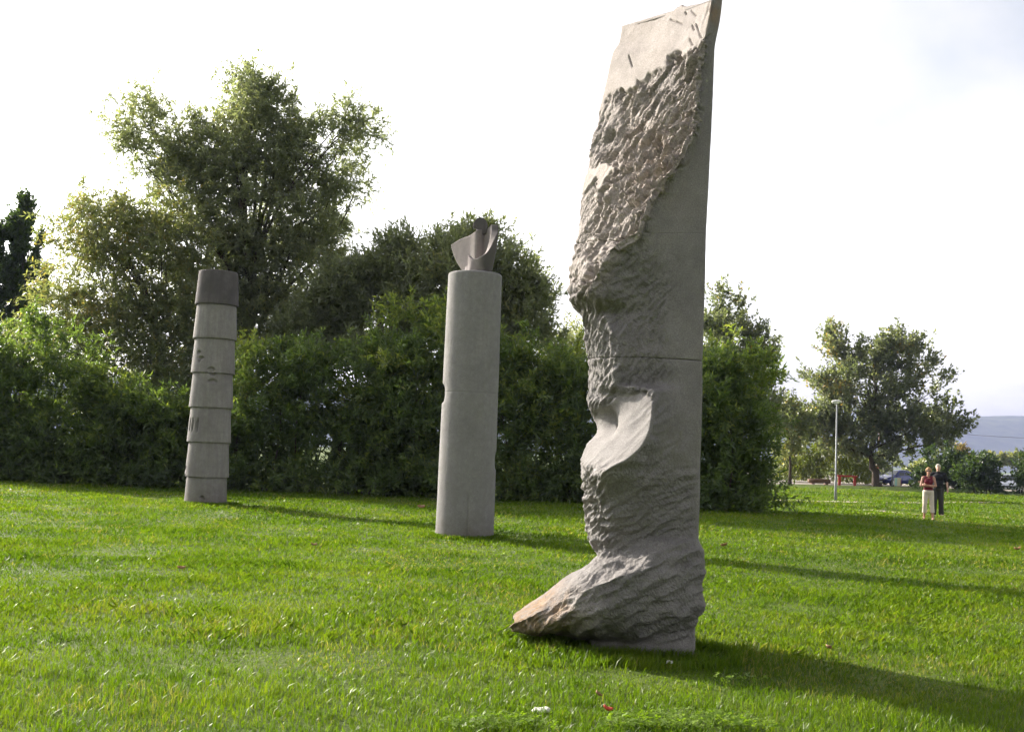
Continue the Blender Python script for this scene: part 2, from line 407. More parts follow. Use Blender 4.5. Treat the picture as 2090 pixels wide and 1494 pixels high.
# wooded hill on the horizon
def make_hill():
    xs = np.linspace(-3000, 3350, 260); ys = np.linspace(2700, 4600, 46)
    X, Y = np.meshgrid(xs, ys)
    px = np.array([-600, 700, 1500, 1620, 1750, 1930, 2090, 2300, 2900]); top = np.array([560, 740, 806, 817, 832, 849, 849, 856, 905])
    ridgeY = 3400.0
    wp = at(px.astype(float), top.astype(float), np.full(len(px), ridgeY))
    prof = np.interp(X * ridgeY / 3400.0, wp[:, 0], wp[:, 2])
    prof = np.clip(prof, 20, 175)
    s = sstep(Y, 2700, 3400) * (1 - 0.25 * sstep(Y, 3400, 4600))
    Z = prof * s
    p3 = np.stack([X * 0.002, Y * 0.002, 0 * X], -1).reshape(-1, 3)
    Z = Z + (14 * fbm(p3, 4, 5).reshape(X.shape)) * sstep(Y, 2700, 3100) * (Y < 3380)
    p4 = np.stack([X * 0.03, Y * 0.03, 0 * X], -1).reshape(-1, 3)
    Z = Z + 3.5 * fbm(p4, 2, 9).reshape(X.shape) * sstep(Y, 2700, 2900)
    Z[0, :] = -0.6
    V = np.stack([X, Y, Z], -1).reshape(-1, 3)
    ny, nx = X.shape; id_ = np.arange(nx * ny).reshape(ny, nx)
    f = np.stack([id_[:-1, :-1], id_[:-1, 1:], id_[1:, 1:], id_[1:, :-1]], -1).reshape(-1, 4)
    m, nt, b = new_mat('wooded_hillside')
    v = coords(nt); n1 = noise(nt, 0.02, 8, 0.7, v); n2 = noise(nt, 0.004, 4, 0.6, v)
    r = ramp(nt, n1.outputs['Fac'], [(0.3, (0.02, 0.035, 0.015)), (0.7, (0.08, 0.10, 0.045))])
    r2 = ramp(nt, n2.outputs['Fac'], [(0.35, (0.7, 0.75, 0.7)), (0.65, (1.3, 1.2, 1.1))])
    nt.links.new(mix(nt, 1.0, r.outputs[0], r2.outputs[0], 'MULTIPLY'), b.inputs['Base Color']); b.inputs['Roughness'].default_value = 1.0
    b.inputs['Specular IOR Level'].default_value = 0.0
    tag(np_mesh('hill', V, f, m, smooth=True), kind='structure')
make_hill()

def make_haze():
    bm = bmesh.new(); add_box(bm, (0, 2650, 94), (7200, 5700, 192))
    m = bpy.data.materials.new('haze_air'); m.use_nodes = True; nt = m.node_tree; nt.nodes.clear()
    o = nt.nodes.new('ShaderNodeOutputMaterial'); v = nt.nodes.new('ShaderNodeVolumePrincipled')
    v.inputs['Color'].default_value = (0.55, 0.60, 1.0, 1); v.inputs['Density'].default_value = 0.000115; v.inputs['Anisotropy'].default_value = 0.0
    nt.links.new(v.outputs[0], o.inputs['Volume'])
    tag(bm_obj('haze', bm, m), label='thin pale summer haze fading the distant hill', kind='stuff')
make_haze()

# ================================================================== CARVED STELE
def pchip_rows(T, P, t):
    """shape-preserving cubic through rows P (n, ...) at parameters T, sampled at t"""
    n = len(T); h = np.diff(T); sh = (n - 1,) + (1,) * (P.ndim - 1)
    d = np.diff(P, axis=0) / h.reshape(sh)
    m = np.zeros_like(P)
    w1 = (2 * h[1:] + h[:-1]).reshape((n - 2,) + sh[1:]); w2 = (h[1:] + 2 * h[:-1]).reshape((n - 2,) + sh[1:])
    same = d[1:] * d[:-1] > 0
    with np.errstate(divide='ignore', invalid='ignore'):
        hm = (w1 + w2) / (w1 / d[:-1] + w2 / d[1:])
    m[1:-1] = np.where(same, hm, 0); m[0] = d[0]; m[-1] = d[-1]
    k = np.clip(np.searchsorted(T, t, side='right') - 1, 0, n - 2)
    u = ((t - T[k]) / h[k]).reshape((len(t),) + sh[1:]); hk = h[k].reshape((len(t),) + sh[1:])
    return ((1 + 2 * u) * (1 - u) ** 2) * P[k] + (u * (1 - u) ** 2) * hk * m[k] + (u * u * (3 - 2 * u)) * P[k + 1] + (u * u * (u - 1)) * hk * m[k + 1]

# rows from the top down; each row runs right edge -> smooth face -> rim -> proud rim -> carved face -> left edge (photo x, y, depth behind the front)
STELE_ROWS = [
 [(1476, -4, .06), (1470, -3, .0), (1462, -2, -.03), (1452, 2, -.05), (1410, 10, .30), (1340, 31, .72), (1268, 53, 1.10)],
 [(1471, 38, .05), (1466, 42, .0), (1458, 48, -.02), (1444, 52, -.07), (1393, 60, .30), (1325, 78, .72), (1263, 86, 1.08)],
 [(1459, 105, .03), (1455, 108, .0), (1449, 112, -.02), (1430, 108, -.10), (1378, 108, .27), (1308, 108, .70), (1250, 108, 1.08)],
 [(1457, 165, .02), (1453, 165, .0), (1446, 168, .0), (1425, 160, -.11), (1365, 162, .25), (1293, 165, .66), (1236, 168, 1.06)],
 [(1454, 260, .0), (1444, 260, .0), (1432, 262, .0), (1420, 258, -.13), (1350, 258, .20), (1278, 258, .60), (1214, 258, 1.02)],
 [(1452, 320, .0), (1434, 320, .0), (1412, 322, .0), (1396, 312, -.14), (1330, 316, .15), (1258, 318, .55), (1200, 322, .98)],
 [(1450, 385, .0), (1420, 385, .0), (1384, 392, .0), (1348, 376, -.14), (1298, 380, .10), (1238, 384, .48), (1187, 390, .92)],
 [(1448, 440, .0), (1405, 440, .0), (1352, 436, .0), (1320, 426, -.13), (1275, 438, .08), (1222, 446, .44), (1179, 450, .88)],
 [(1447, 476, .0), (1395, 476, .0), (1338, 477, .0), (1302, 474, -.12), (1262, 483, .06), (1212, 490, .42), (1170, 496, .84)],
 [(1446, 530, .0), (1392, 530, .0), (1325, 530, .02), (1243, 512, -.05), (1215, 525, .12), (1188, 536, .40), (1163, 545, .72)],
 [(1445, 575, .0), (1390, 575, .0), (1318, 578, .05), (1214, 566, -.02), (1197, 570, .12), (1178, 574, .34), (1159, 578, .58)],
 [(1444, 612, .0), (1388, 612, .0), (1312, 616, .07), (1200, 598, .02), (1186, 602, .14), (1172, 605, .28), (1159, 607, .44)],
 [(1443, 640, .0), (1386, 640, .0), (1305, 640, .10), (1226, 638, .24), (1210, 636, .33), (1197, 636, .43), (1184, 637, .56)],
 [(1442, 685, .0), (1384, 685, .0), (1300, 685, .08), (1250, 682, .10), (1226, 682, .26), (1205, 682, .50), (1190, 682, .72)],
 [(1440, 737, .0), (1385, 733, .0), (1300, 729, .06), (1254, 729, .08), (1228, 730, .24), (1210, 731, .46), (1199, 733, .72)],
 [(1439, 780, .0), (1395, 778, .0), (1345, 776, .04), (1258, 784, .08), (1236, 786, .18), (1216, 788, .38), (1202, 790, .68)],
 [(1438, 815, .0), (1402, 806, .0), (1372, 796, -.02), (1333, 800, -.20), (1282, 812, .08), (1242, 812, .24), (1203, 815, .56)],
 [(1437, 848, .0), (1404, 842, -.02), (1370, 838, -.05), (1331, 836, -.28), (1284, 842, .02), (1240, 846, .32), (1211, 848, .58)],
 [(1436, 880, .0), (1404, 876, -.03), (1366, 874, -.08), (1327, 872, -.35), (1284, 876, -.10), (1246, 880, .20), (1219, 878, .52)],
 [(1435, 912, .0), (1402, 910, -.05), (1358, 910, -.13), (1313, 905, -.40), (1272, 906, -.18), (1232, 904, .12), (1198, 906, .40)],
 [(1434, 940, .0), (1398, 938, -.07), (1345, 940, -.17), (1279, 938, -.42), (1248, 936, -.26), (1217, 932, .02), (1189, 935, .30)],
 [(1434, 966, .0), (1395, 964, -.08), (1330, 968, -.18), (1237, 963, -.38), (1218, 960, -.24), (1203, 956, -.02), (1188, 954, .24)],
 [(1434, 1005, .0), (1392, 1005, -.06), (1325, 1006, -.13), (1238, 1004, -.17), (1217, 1002, -.06), (1203, 1000, .10), (1190, 1000, .36)],
 [(1432, 1055, .0), (1392, 1055, -.02), (1330, 1055, -.06), (1252, 1055, -.05), (1226, 1054, .06), (1207, 1052, .20), (1192, 1048, .46)],
 [(1430, 1100, .0), (1400, 1092, -.02), (1345, 1092, -.03), (1272, 1104, .04), (1240, 1108, .12), (1217, 1110, .26), (1201, 1101, .50)],
 [(1442, 1130, -.05), (1412, 1118, -.11), (1352, 1106, -.12), (1292, 1124, .0), (1256, 1134, .08), (1232, 1140, .16), (1217, 1141, .38)],
 [(1443, 1165, -.05), (1410, 1152, -.14), (1338, 1136, -.24), (1284, 1150, -.16), (1248, 1158, -.06), (1222, 1160, .06), (1201, 1164, .34)],
 [(1438, 1202, -.05), (1402, 1192, -.16), (1322, 1160, -.34), (1245, 1184, -.36), (1196, 1206, -.30), (1164, 1202, -.08), (1136, 1207, .22)],
 [(1440, 1238, -.03), (1402, 1235, -.14), (1310, 1218, -.30), (1222, 1234, -.36), (1156, 1248, -.22), (1114, 1240, .0), (1086, 1244, .26)],
 [(1426, 1262, .0), (1396, 1268, -.06), (1302, 1270, -.18), (1212, 1272, -.26), (1125, 1276, -.06), (1074, 1268, .14), (1040, 1276, .34)],
 [(1424, 1292, .0), (1392, 1294, .0), (1306, 1296, -.04), (1216, 1298, -.08), (1132, 1294, .06), (1084, 1292, .22), (1040, 1293, .38)],
 [(1423, 1318, .0), (1390, 1318, .0), (1308, 1316, .06), (1226, 1312, .16), (1206, 1308, .28), (1196, 1306, .44), (1190, 1304, .6)],
 [(1422, 1378, .0), (1390, 1378, .0), (1308, 1374, .06), (1230, 1368, .16), (1208, 1362, .28), (1198, 1358, .44), (1192, 1354, .6)],
]
STELE_Y = float(ground(1423, 1349)[1])

def make_stele():
    rows = np.array(STELE_ROWS)                         # (n, 7, 3)
    n = len(rows)
    up_ = (rows[..., 1] < 625) & (rows[..., 2] > 0); rows[..., 2] = np.where(up_, rows[..., 2] * 1.28, rows[..., 2])
    front = at(rows[..., 0], rows[..., 1], STELE_Y + rows[..., 2])
    pix = rows[..., :2]
    # back of the block: upright, roughly squared stone
    backL = front[:, 6].copy(); backR = front[:, 0].copy()
    backL[:, 1] = np.maximum(STELE_Y + 1.30, front[:, 6, 1] + 0.12); backL[:, 0] += 0.10
    backR[:, 1] = STELE_Y + 1.28; backR[:, 0] += 0.01
    ctl = np.concatenate([front, backL[:, None], backR[:, None]], 1)
    pctl = np.concatenate([pix, pix[:, 6:7], pix[:, 0:1]], 1)
    T = np.concatenate([[0], np.cumsum(np.abs(np.diff(rows[:, 3:6, 1].mean(1))) + 4)])
    segs = [14, 28, 28, 56, 58, 58, 20, 8, 8]
    ncol = sum(segs)
    # split at the two joints
    j1, j2 = T[8], T[14]
    parts = [(T[0], j1, 250, 'upper_block'), (j1, j2, 130, 'middle_block'), (j2, T[-1], 310, 'lower_block')]
    root = empty('carved_stele', (float(front[-1, 2, 0]), STELE_Y + 0.5, 0))
    tag(root, 'tall rough-hewn sandstone stele with twisted carved body and pointed foot', 'sculpture', None)
    out = []
    for (ta, tb, nr, nm) in parts:
        t = np.linspace(ta, tb, nr)
        G = pchip_rows(T, ctl, t); Q = pchip_rows(T, pctl, t)     # (nr, 9, .)
        V = []; PX = []; S = []
        for k, sg in enumerate(segs):
            a = G[:, k]; b = G[:, (k + 1) % 9]; qa = Q[:, k]; qb = Q[:, (k + 1) % 9]
            w = (np.arange(sg) / sg)
            V.append(a[:, None] * (1 - w)[None, :, None] + b[:, None] * w[None, :, None])
            PX.append(qa[:, None] * (1 - w)[None, :, None] + qb[:, None] * w[None, :, None])
            S.append(np.broadcast_to(k + w, (nr, sg)))
        V = np.concatenate(V, 1); PX = np.concatenate(PX, 1); S = np.concatenate(S, 1)
        # soften the creases a little
        for _ in range(5):
            V = V * 0.5 + 0.25 * (np.roll(V, 1, 1) + np.roll(V, -1, 1))
        du = np.roll(V, -1, 1) - np.roll(V, 1, 1)
        dv = np.gradient(V, axis=0)
        N = np.cross(dv, du); N /= np.linalg.norm(N, axis=-1, keepdims=True) + 1e-9
        cen = V.mean(1, keepdims=True)
        if np.mean(np.sum((V - cen) * N, -1)) < 0: N = -N
        x = PX[..., 0].ravel(); y = PX[..., 1].ravel(); s = S.ravel(); P = V.reshape(-1, 3)
        sc = 0.0043
        def strokes(angle, la, lb, seed, octs=3):
            ca, sa = math.cos(R(angle)), math.sin(R(angle))
            X = P[:, 0] - 0.55 * P[:, 1]; Z = P[:, 2]
            wob = 0.10 * fbm(P * 2.1, 2, seed + 40)
            a_ = X * ca + Z * sa; b_ = -X * sa + Z * ca + wob
            return np.stack([a_ / la, b_ / lb, P[:, 1] * 1.2], -1)
        rough = np.clip((s - 2.0) / 0.55, 0, 1) * np.clip((6.6 - s) / 0.5, 0, 1)
        back = np.clip((s - 6.3) / 0.4, 0, 1) * np.clip((8.9 - s) / 0.3, 0, 1)
        disp = 0.0016 * fbm(P * 18, 3, 1) + 0.02 * back * fbm(P * 3, 4, 2)
        # --- upper split face: pits broken out of a plane
        up = 1 - sstep(y, 585, 640)
        plain_top = sstep(y - (205 - (x - 1235) * 0.62) + 26 * fbm(np.stack([x * .045, y * .045, 0 * x], -1), 4, 77), -3, 6)
        low = fbm(np.stack([x * .012, y * .012, 0 * x], -1), 3, 21)
        st2 = lambda angle, la, lb, seed: strokes(angle, la, lb, seed)[:, :2]
        chip1 = worley(st2(50, 0.46, 0.12, 3), 3); chip2 = worley(st2(54, 0.20, 0.055, 5), 8); chip3 = worley(st2(46, 0.085, 0.026, 6), 12)
        pits = 0.75 * chip1 + 0.35 * chip2 + 0.55 * low + 0.25 * fbm(strokes(60, 0.5, 0.2, 9), 3, 18)
        pit = np.clip(0.80 - pits, 0, 1.2)
        bn = 1.0 * fbm(np.stack([x * .06 + y * .03, y * .035, 0 * x + 5], -1), 4, 31)
        blot = np.maximum(sstep(np.exp(-(((x - 1212) / 30) ** 2 + ((y - 365) / 42) ** 2)) + bn, .48, .62), sstep(np.exp(-(((x - 1175) / 28) ** 2 + ((y - 555) / 55) ** 2)) + bn, .48, .62))
        blot = np.maximum(blot, 0.7 * sstep(np.exp(-(((x - 1255) / 18) ** 2 + ((y - 250) / 40) ** 2)) + bn, .4, .8))
        wob2 = 0.05 * np.stack([fbm(P * 11, 2, 91), fbm(P * 11, 2, 92)], -1)
        fa = facets(st2(50, 0.62, 0.12, 3) + 3 * wob2, 13, 1.2); fb = facets(st2(54, 0.30, 0.058, 5) + 3 * wob2, 23, 1.3); fc = facets(st2(46, 0.13, 0.034, 6) + 2 * wob2, 33, 1.3)
        fd = facets(P[:, [0, 2]] * 7.0 + 2 * wob2, 43, 1.0)
        edge = (1 - 0.75 * sstep(s, 5.2, 5.95)) * (0.4 + 0.6 * sstep(s, 2.9, 3.35))
        amp = np.clip(0.75 + 0.7 * low, 0.3, 1.2)
        d_up = plain_top * (1 - 0.93 * blot) * edge * amp * (0.060 * fa + 0.042 * fb + 0.032 * fc + 0.022 * fd - 0.12 * pit - 0.03)
        for (x1, y1, x2, y2) in ((1284, 114, 1291, 137), (1369, 40, 1378, 44), (1381, 44, 1393, 50), (1411, 23, 1421, 33), (1421, 50, 1431, 77), (1399, 25, 1401, 30), (1304, 40, 1306, 48), (1413, 52, 1417, 62), (1408, 80, 1414, 92)):
            tt = np.clip(((x - x1) * (x2 - x1) + (y - y1) * (y2 - y1)) / ((x2 - x1) ** 2 + (y2 - y1) ** 2), 0, 1)
            dd = np.hypot(x - x1 - tt * (x2 - x1), y - y1 - tt * (y2 - y1))
            d_up += -0.03 * np.exp(-(dd / 1.0) ** 2)
        # lower fringe of the upper face: short flutes
        # crumbling rim between the two faces
        rim = np.exp(-((s - 2.75) / 0.42) ** 2) * (1 - sstep(y, 470, 520))
        d_rim = 0.55 * rim * (0.05 * fbm(P * np.array([7, 7, 4.5]), 4, 33) + 0.07 * (worley(P * np.array([9, 9, 6.0]), 34) - 0.5) - 0.05 * np.clip(ridge(P * np.array([6, 6, 5]), 2, 35), 0, 1))
        # --- chisel flutes in the middle
        mid = sstep(y, 470, 540) * (1 - sstep(y, 930, 975)) * (1 - sstep(x + 34 * fbm(np.stack([x * .02, y * .02, 0 * x], -1), 2, 51), 1318, 1412)) * np.clip((s - 0.9) / 0.5, 0, 1)
        fl = 1.5 * (worley(strokes(52, 0.15, 0.046, 23)[:, :2], 23) - 0.5) + 0.5 * (worley(strokes(48, 0.09, 0.026, 24)[:, :2], 29) - 0.5)
        d_mid = 0.027 * fl * mid + 0.022 * mid * fbm(P * 5, 3, 27)
        # --- the polished facet on the bulge
        fx, fy = (x - 1262) / 72.0, (y - 884) / 70.0
        ca, sa = math.cos(R(50)), math.sin(R(50))
        e1 = fx * ca - fy * sa; e2 = fx * sa + fy * ca
        facet = (1 - sstep((e1 / 1.42) ** 2 + (e2 / 0.84) ** 2, 0.85, 1.0)) * (s > 2.85) * (s < 6.1)
        d_fac = 0.007 * ridge(strokes(38, 0.42, 0.11, 71), 2, 71, 0.4)
        # --- leg: wrapped shallow flutes
        leg = sstep(y, 925, 975) * (1 - sstep(y, 1120, 1160)) * np.clip((s - 0.15) / 0.5, 0, 1)
        d_leg = leg * (0.040 * (worley(strokes(24, 0.50, 0.060, 43)[:, :2], 43) - 0.5) + 0.020 * (worley(strokes(28, 0.20, 0.030, 44)[:, :2], 46) - 0.5) + 0.02 * fbm(P * 5, 3, 45))
        left = np.clip((s - 3.6) / 0.4, 0, 1)
        d_leg += leg * left * 0.05 * (worley(strokes(50, 0.10, 0.055, 47)[:, :2], 47) - 0.5)
        # --- foot: long folds
        foot = sstep(y, 1105, 1150) * (1 - sstep(y, 1296, 1318)) * np.clip((s + 0.05) / 0.3, 0, 1)
        d_ft = foot * (0.075 * (worley(strokes(27, 0.75, 0.10, 53)[:, :2], 53) - 0.5) + 0.034 * (worley(strokes(30, 0.16, 0.045, 54)[:, :2], 56) - 0.5) + 0.022 * fbm(P * 7, 3, 55))
        d_ft += foot * (1 - sstep(s, 1.6, 2.6)) * 0.035 * ridge(strokes(14, 0.9, 0.13, 57), 2, 57)
        carve = (s < 6.6)
        disp = disp + rough * up * (d_up) * (1 - sstep(s, 6.2, 6.6)) + d_rim + (d_mid * (1 - facet) + d_leg + d_ft) * carve + facet * d_fac
        disp += 0.05 * np.exp(-(((x - 1224) / 20) ** 2 + ((y - 822) / 20) ** 2)) * (s > 3.6) - 0.09 * np.exp(-(((x - 1246) / 11) ** 2 + ((y - 858) / 22) ** 2)) * (s > 3.6)
        # a few deep cracks and the drilled hole in the upper face
        for (hx, hy, hr, dep) in ((1358, 262, 6, .06), (1360, 347, 9, .05), (1425, 251, 5, .06), (1384, 345, 7, .05)):
            disp -= dep * np.exp(-(((x - hx) / hr) ** 2 + ((y - hy) / (hr * .8)) ** 2)) * rough
        # joint edges: slightly worn in
        ej = np.minimum(np.abs(t - ta) if ta > 0 else np.full(nr, 99.), np.abs(t - tb) if tb < T[-1] else np.full(nr, 99.))
        jw = np.repeat(np.exp(-(ej / 1.5) ** 2), V.shape[1])
        disp -= 0.012 * jw * (np.where(y < 600, np.clip((s - 2.2) / 0.4, 0, 1), 0.7 + 0.3 * fbm(P * 8, 2, 90)))
        V2 = (P + N.reshape(-1, 3) * disp[:, None])
        V2 = V2.reshape(nr, ncol, 3)
        if nm == 'upper_block':      # broken crown
            jag = 0.05 * fbm(np.stack([P[:ncol, 0] * 5, P[:ncol, 1] * 5, 0 * P[:ncol, 0]], -1), 3, 88)
            V2[0, :, 2] += jag
            notch = np.exp(-((x[:ncol] - 1418) / 16) ** 2) * ((s[:ncol] > 3) & (s[:ncol] < 6))
            V2[0, :, 2] -= 0.07 * notch
        jm = lambda row, yy: np.where(yy < 600, np.clip((S[row] - 2.2) / 0.4, 0, 1), 1.0)
        if tb < T[-1]: V2[-1, :, 2] += 0.0012 * jm(-1, float(PX[-1, :, 1].mean()))
        if ta > 0: V2[0, :, 2] -= 0.0012 * jm(0, float(PX[0, :, 1].mean()))
        nv = nr * ncol
        id_ = np.arange(nv).reshape(nr, ncol); nxt = np.roll(id_, -1, 1)
        f = np.stack([id_[:-1], id_[1:], nxt[1:], nxt[:-1]], -1).reshape(-1, 4)
        c1 = V2[0].mean(0); c2 = V2[-1].mean(0)
        VV = np.concatenate([V2.reshape(-1, 3), [c1, c2]])
        cap1 = np.stack([id_[0], nxt[0], np.full(ncol, nv), np.full(ncol, nv)], -1)
        cap2 = np.stack([nxt[-1], id_[-1], np.full(ncol, nv + 1), np.full(ncol, nv + 1)], -1)
        stain = np.maximum.reduce([sstep(-(x - 1210), -20, 130) * sstep(y, 1170, 1240), np.exp(-(((x - 1462) / 16) ** 2 + ((y - 20) / 30) ** 2)) * 0.9, 0.35 * np.exp(-(((x - 1330) / 70) ** 2 + ((y - 320) / 90) ** 2))])
        moss = np.maximum(0.55 * np.exp(-(((x - 1380) / 40) ** 2 + ((y - 905) / 60) ** 2)), 0.8 * sstep(y, 1245, 1310) * (x < 1300))
        faces = [tuple(q) for q in ()]
        root_loc = np.array(root.location)
        me = np_mesh(nm, VV - root_loc, f, MAT['stele'], root, smooth=False,
                     attrs={'split_lit': np.append(np.clip(np.clip((s - 2.55) / 0.3, 0, 1) * np.clip((6.4 - s) / .2, 0, 1) * (1 - sstep(y, 560, 640)) + 0.05 * facet + 0.15 * (foot * np.clip((s - 2.5) / .5, 0, 1)), 0, 1), [0, 0]), 'rough': np.append(np.clip(rough * up * plain_top + mid + leg + foot, 0, 1) * (1 - facet) * (1 - 0.8 * blot * up), [0, 0]), 'stain': np.append(stain, [0, 0]), 'moss': np.append(moss, [0, 0])})
        bm = bmesh.new(); bm.from_mesh(me.data); bm.verts.ensure_lookup_table()
        for i in range(ncol):
            j = (i + 1) % ncol
            bm.faces.new((bm.verts[int(id_[0, i])], bm.verts[int(id_[0, j])], bm.verts[nv]))
            bm.faces.new((bm.verts[int(id_[-1, j])], bm.verts[int(id_[-1, i])], bm.verts[nv + 1]))
        bmesh.ops.recalc_face_normals(bm, faces=bm.faces)
        bm.to_mesh(me.data); bm.free()
        out.append(me)
    return root
make_stele()

# ================================================================== TURNED COLUMNS
def round_block(name, parent, z0, z1, r0, r1, mat, carve=None, nth=240, nz=60, bev=0.012, facing=0.0, label=None, seed=0, lean=(0, 0), bev0=None):
    """a stone drum whose surface can be carved: carve(theta from the side facing the camera, z) -> inward depth"""
    b0 = bev if bev0 is None else bev0
    zs = np.concatenate([[z0, z0 + b0 * .4, z0 + b0], np.linspace(z0 + b0, z1 - bev, nz)[1:-1], [z1 - bev, z1 - bev * .4, z1]])
    ins = np.zeros(len(zs)); ins[0] = b0; ins[1] = b0 * .35; ins[-1] = bev; ins[-2] = bev * .35
    th = np.linspace(-math.pi, math.pi, nth, endpoint=False)
    TH, Z = np.meshgrid(th, zs)
    rr = r0 + (r1 - r0) * (Z - z0) / (z1 - z0) - ins[:, None]
    P3 = np.stack([np.cos(TH) * 2, np.sin(TH) * 2, Z * 1.2], -1).reshape(-1, 3)
    rr = rr + 0.004 * fbm(P3, 3, seed).reshape(TH.shape) - 0.004 * np.clip(fbm(P3 * 7, 3, seed + 5).reshape(TH.shape) - .45, 0, 1) * 10 * .3
    if carve is not None: rr = rr - carve(TH, Z)
    A = TH + facing - math.pi / 2           # theta 0 looks to the camera (-y)
    X = rr * np.cos(A) + lean[0] * Z; Y = rr * np.sin(A) + lean[1] * Z
    nr, nc = TH.shape; nv = nr * nc
    V = np.concatenate([np.stack([X, Y, Z], -1).reshape(-1, 3), [[lean[0] * z0, lean[1] * z0, z0], [lean[0] * z1, lean[1] * z1, z1]]])
    id_ = np.arange(nv).reshape(nr, nc); nxt = np.roll(id_, -1, 1)
    f = np.stack([id_[:-1], nxt[:-1], nxt[1:], id_[1:]], -1).reshape(-1, 4)
    o = np_mesh(name, V, f, mat, parent, smooth=True)
    bm = bmesh.new(); bm.from_mesh(o.data); bm.verts.ensure_lookup_table()
    for i in range(nc):
        j = (i + 1) % nc
        bm.faces.new((bm.verts[int(id_[0, j])], bm.verts[int(id_[0, i])], bm.verts[nv]))
        bm.faces.new((bm.verts[int(id_[-1, i])], bm.verts[int(id_[-1, j])], bm.verts[nv + 1]))
    bm.to_mesh(o.data); bm.free()
    if label: o['label'] = label
    return o

def hole(TH, Z, th, z, rt, rz, dep, r=0.55):
    q = ((TH - th) * r / rt) ** 2 + ((Z - z) / rz) ** 2
    return dep * (1 - sstep(q, 0.45, 1.05))

def make_drum_column():
    base = ground(419, 1031); Y = base[1] + 0.5
    c = at(419, 1028, Y); c[2] = 0
    top = at(442, 556, Y)[2]
    root = empty('stacked_drum_monument', tuple(c))
    tag(root, 'slim stone column of seven overlapping tapered drums with dark top, below the tall willow', 'column')
    hgt = top / 6.78
    px2m = (at(460, 800, Y) - at(459, 800, Y))[0]
    rb = 243 / 2.767 / 2 * px2m; rt = 218 / 2.767 / 2 * px2m
    TH0 = lambda dx: math.asin(max(-.98, min(.98, dx)))      # from -1..1 across the drum
    specs = {}
    def c7(TH, Z): return hole(TH, Z, TH0(.08), hgt * .22 , .05, .05, .07) + hole(TH, Z, TH0(.17), hgt * .17, .035, .04, .05) + hole(TH, Z, TH0(.03), .02, .17, .055, .10)
    def c6(TH, Z): z = Z - hgt * .78; return hole(TH, Z, TH0(-.93), hgt * 1.02, .10, .07, .09) + hole(TH, Z, TH0(-.9), hgt * .80, .08, .05, .08)
    def c5(TH, Z):
        d = 0
        for u in (-.80, -.63, -.36): d = d + hole(TH, Z, TH0(u), hgt * 2.27, .042, .20, .09)
        return d
    def c4(TH, Z):
        d = hole(TH, Z, TH0(.26), hgt * 3.53, .13, .075, .06); return d * (Z > hgt * 3.50) + hole(TH, Z, TH0(.22), hgt * 3.79, .11, .09, .07)
    def c3(TH, Z):
        return hole(TH, Z, TH0(-.52), hgt * 4.36, .065, .06, .08) + hole(TH, Z, TH0(-.38), hgt * 4.20, .10, .05, .07) + hole(TH, Z, TH0(-.44), hgt * 4.12, .035, .06, .06) + hole(TH, Z, TH0(.17), hgt * 3.86, .10, .09, .07)
    carves = [c7, c6, c5, c4, c3, None, None]
    for k in range(7):
        z0 = 0 if k == 0 else hgt * (k - 0.22); z1 = hgt * (k + 0.78)
        if k == 0: z0 = -0.15
        rbk = rb if k else rt + (rb - rt) * 0.78
        m = MAT['drum_dark'] if k == 6 else MAT['drum']
        # lower edge tucked over the narrower top of the drum below
        round_block('drum', root, z0 + (0.0 if k == 0 else 0.004), z1 + 0.02 if k < 6 else z1, rbk, rt, m, carves[k], 150, 60 if carves[k] else 20, 0.016, 0.0,
                    'dark weathered topmost drum' if k == 6 else None, 100 + k)
make_drum_column()

COL2_Y = float(ground(948, 1099)[1]) + 0.55
def make_smooth_column():
    Y = COL2_Y
    c = at(948, 1092, Y); c[2] = 0
    top = float(at(973, 560, Y)[2]); joint = float(at(962, 803, Y)[2])
    px2m = (at(960, 800, Y) - at(959, 800, Y))[0]
    r0 = 118.5 / 2 * px2m; r1 = 109 / 2 * px2m * 1.012
    zl = lambda py: float(at(960, py, Y)[2])
    root = empty('round_stone_monument', tuple(c))
    tag(root, 'smooth round grey stone column with scooped notch carrying a small abstract carving', 'column')
    def scoop(TH, Z):
        zc = zl(806); d = np.clip(1 - ((Z - zc) / (0.5 * (zl(782) - zl(822)))) ** 2, 0, 1) ** .5
        asym = np.where(Z < zc, 1.0, 1.0)
        n1 = 0.085 * d * np.exp(-((TH + 1.75) / 0.55) ** 2) * asym
        zc2 = zl(938); d2 = np.clip(1 - ((Z - zc2) / 0.18) ** 2, 0, 1) ** .5
        n2 = 0.03 * d2 * np.exp(-((TH - 1.55) / 0.35) ** 2)
        crack = 0.03 * np.exp(-((TH - 0.10) / 0.014) ** 2) * (Z < zl(1012)) 
        return n1 + n2 + crack
    rj = r0 + (r1 - r0) * (joint / top)
    round_block('lower_shaft', root, -0.15, joint - 0.0006, r0, rj, MAT['column'], scoop, 280, 80, 0.0025, 0.0, None, 200)
    round_block('upper_shaft', root, joint + 0.0006, top, rj, r1, MAT['column'], scoop, 280, 80, 0.03, 0.0, None, 200, bev0=0.0025)
    return c, top
col2_base, col2_top = make_smooth_column()

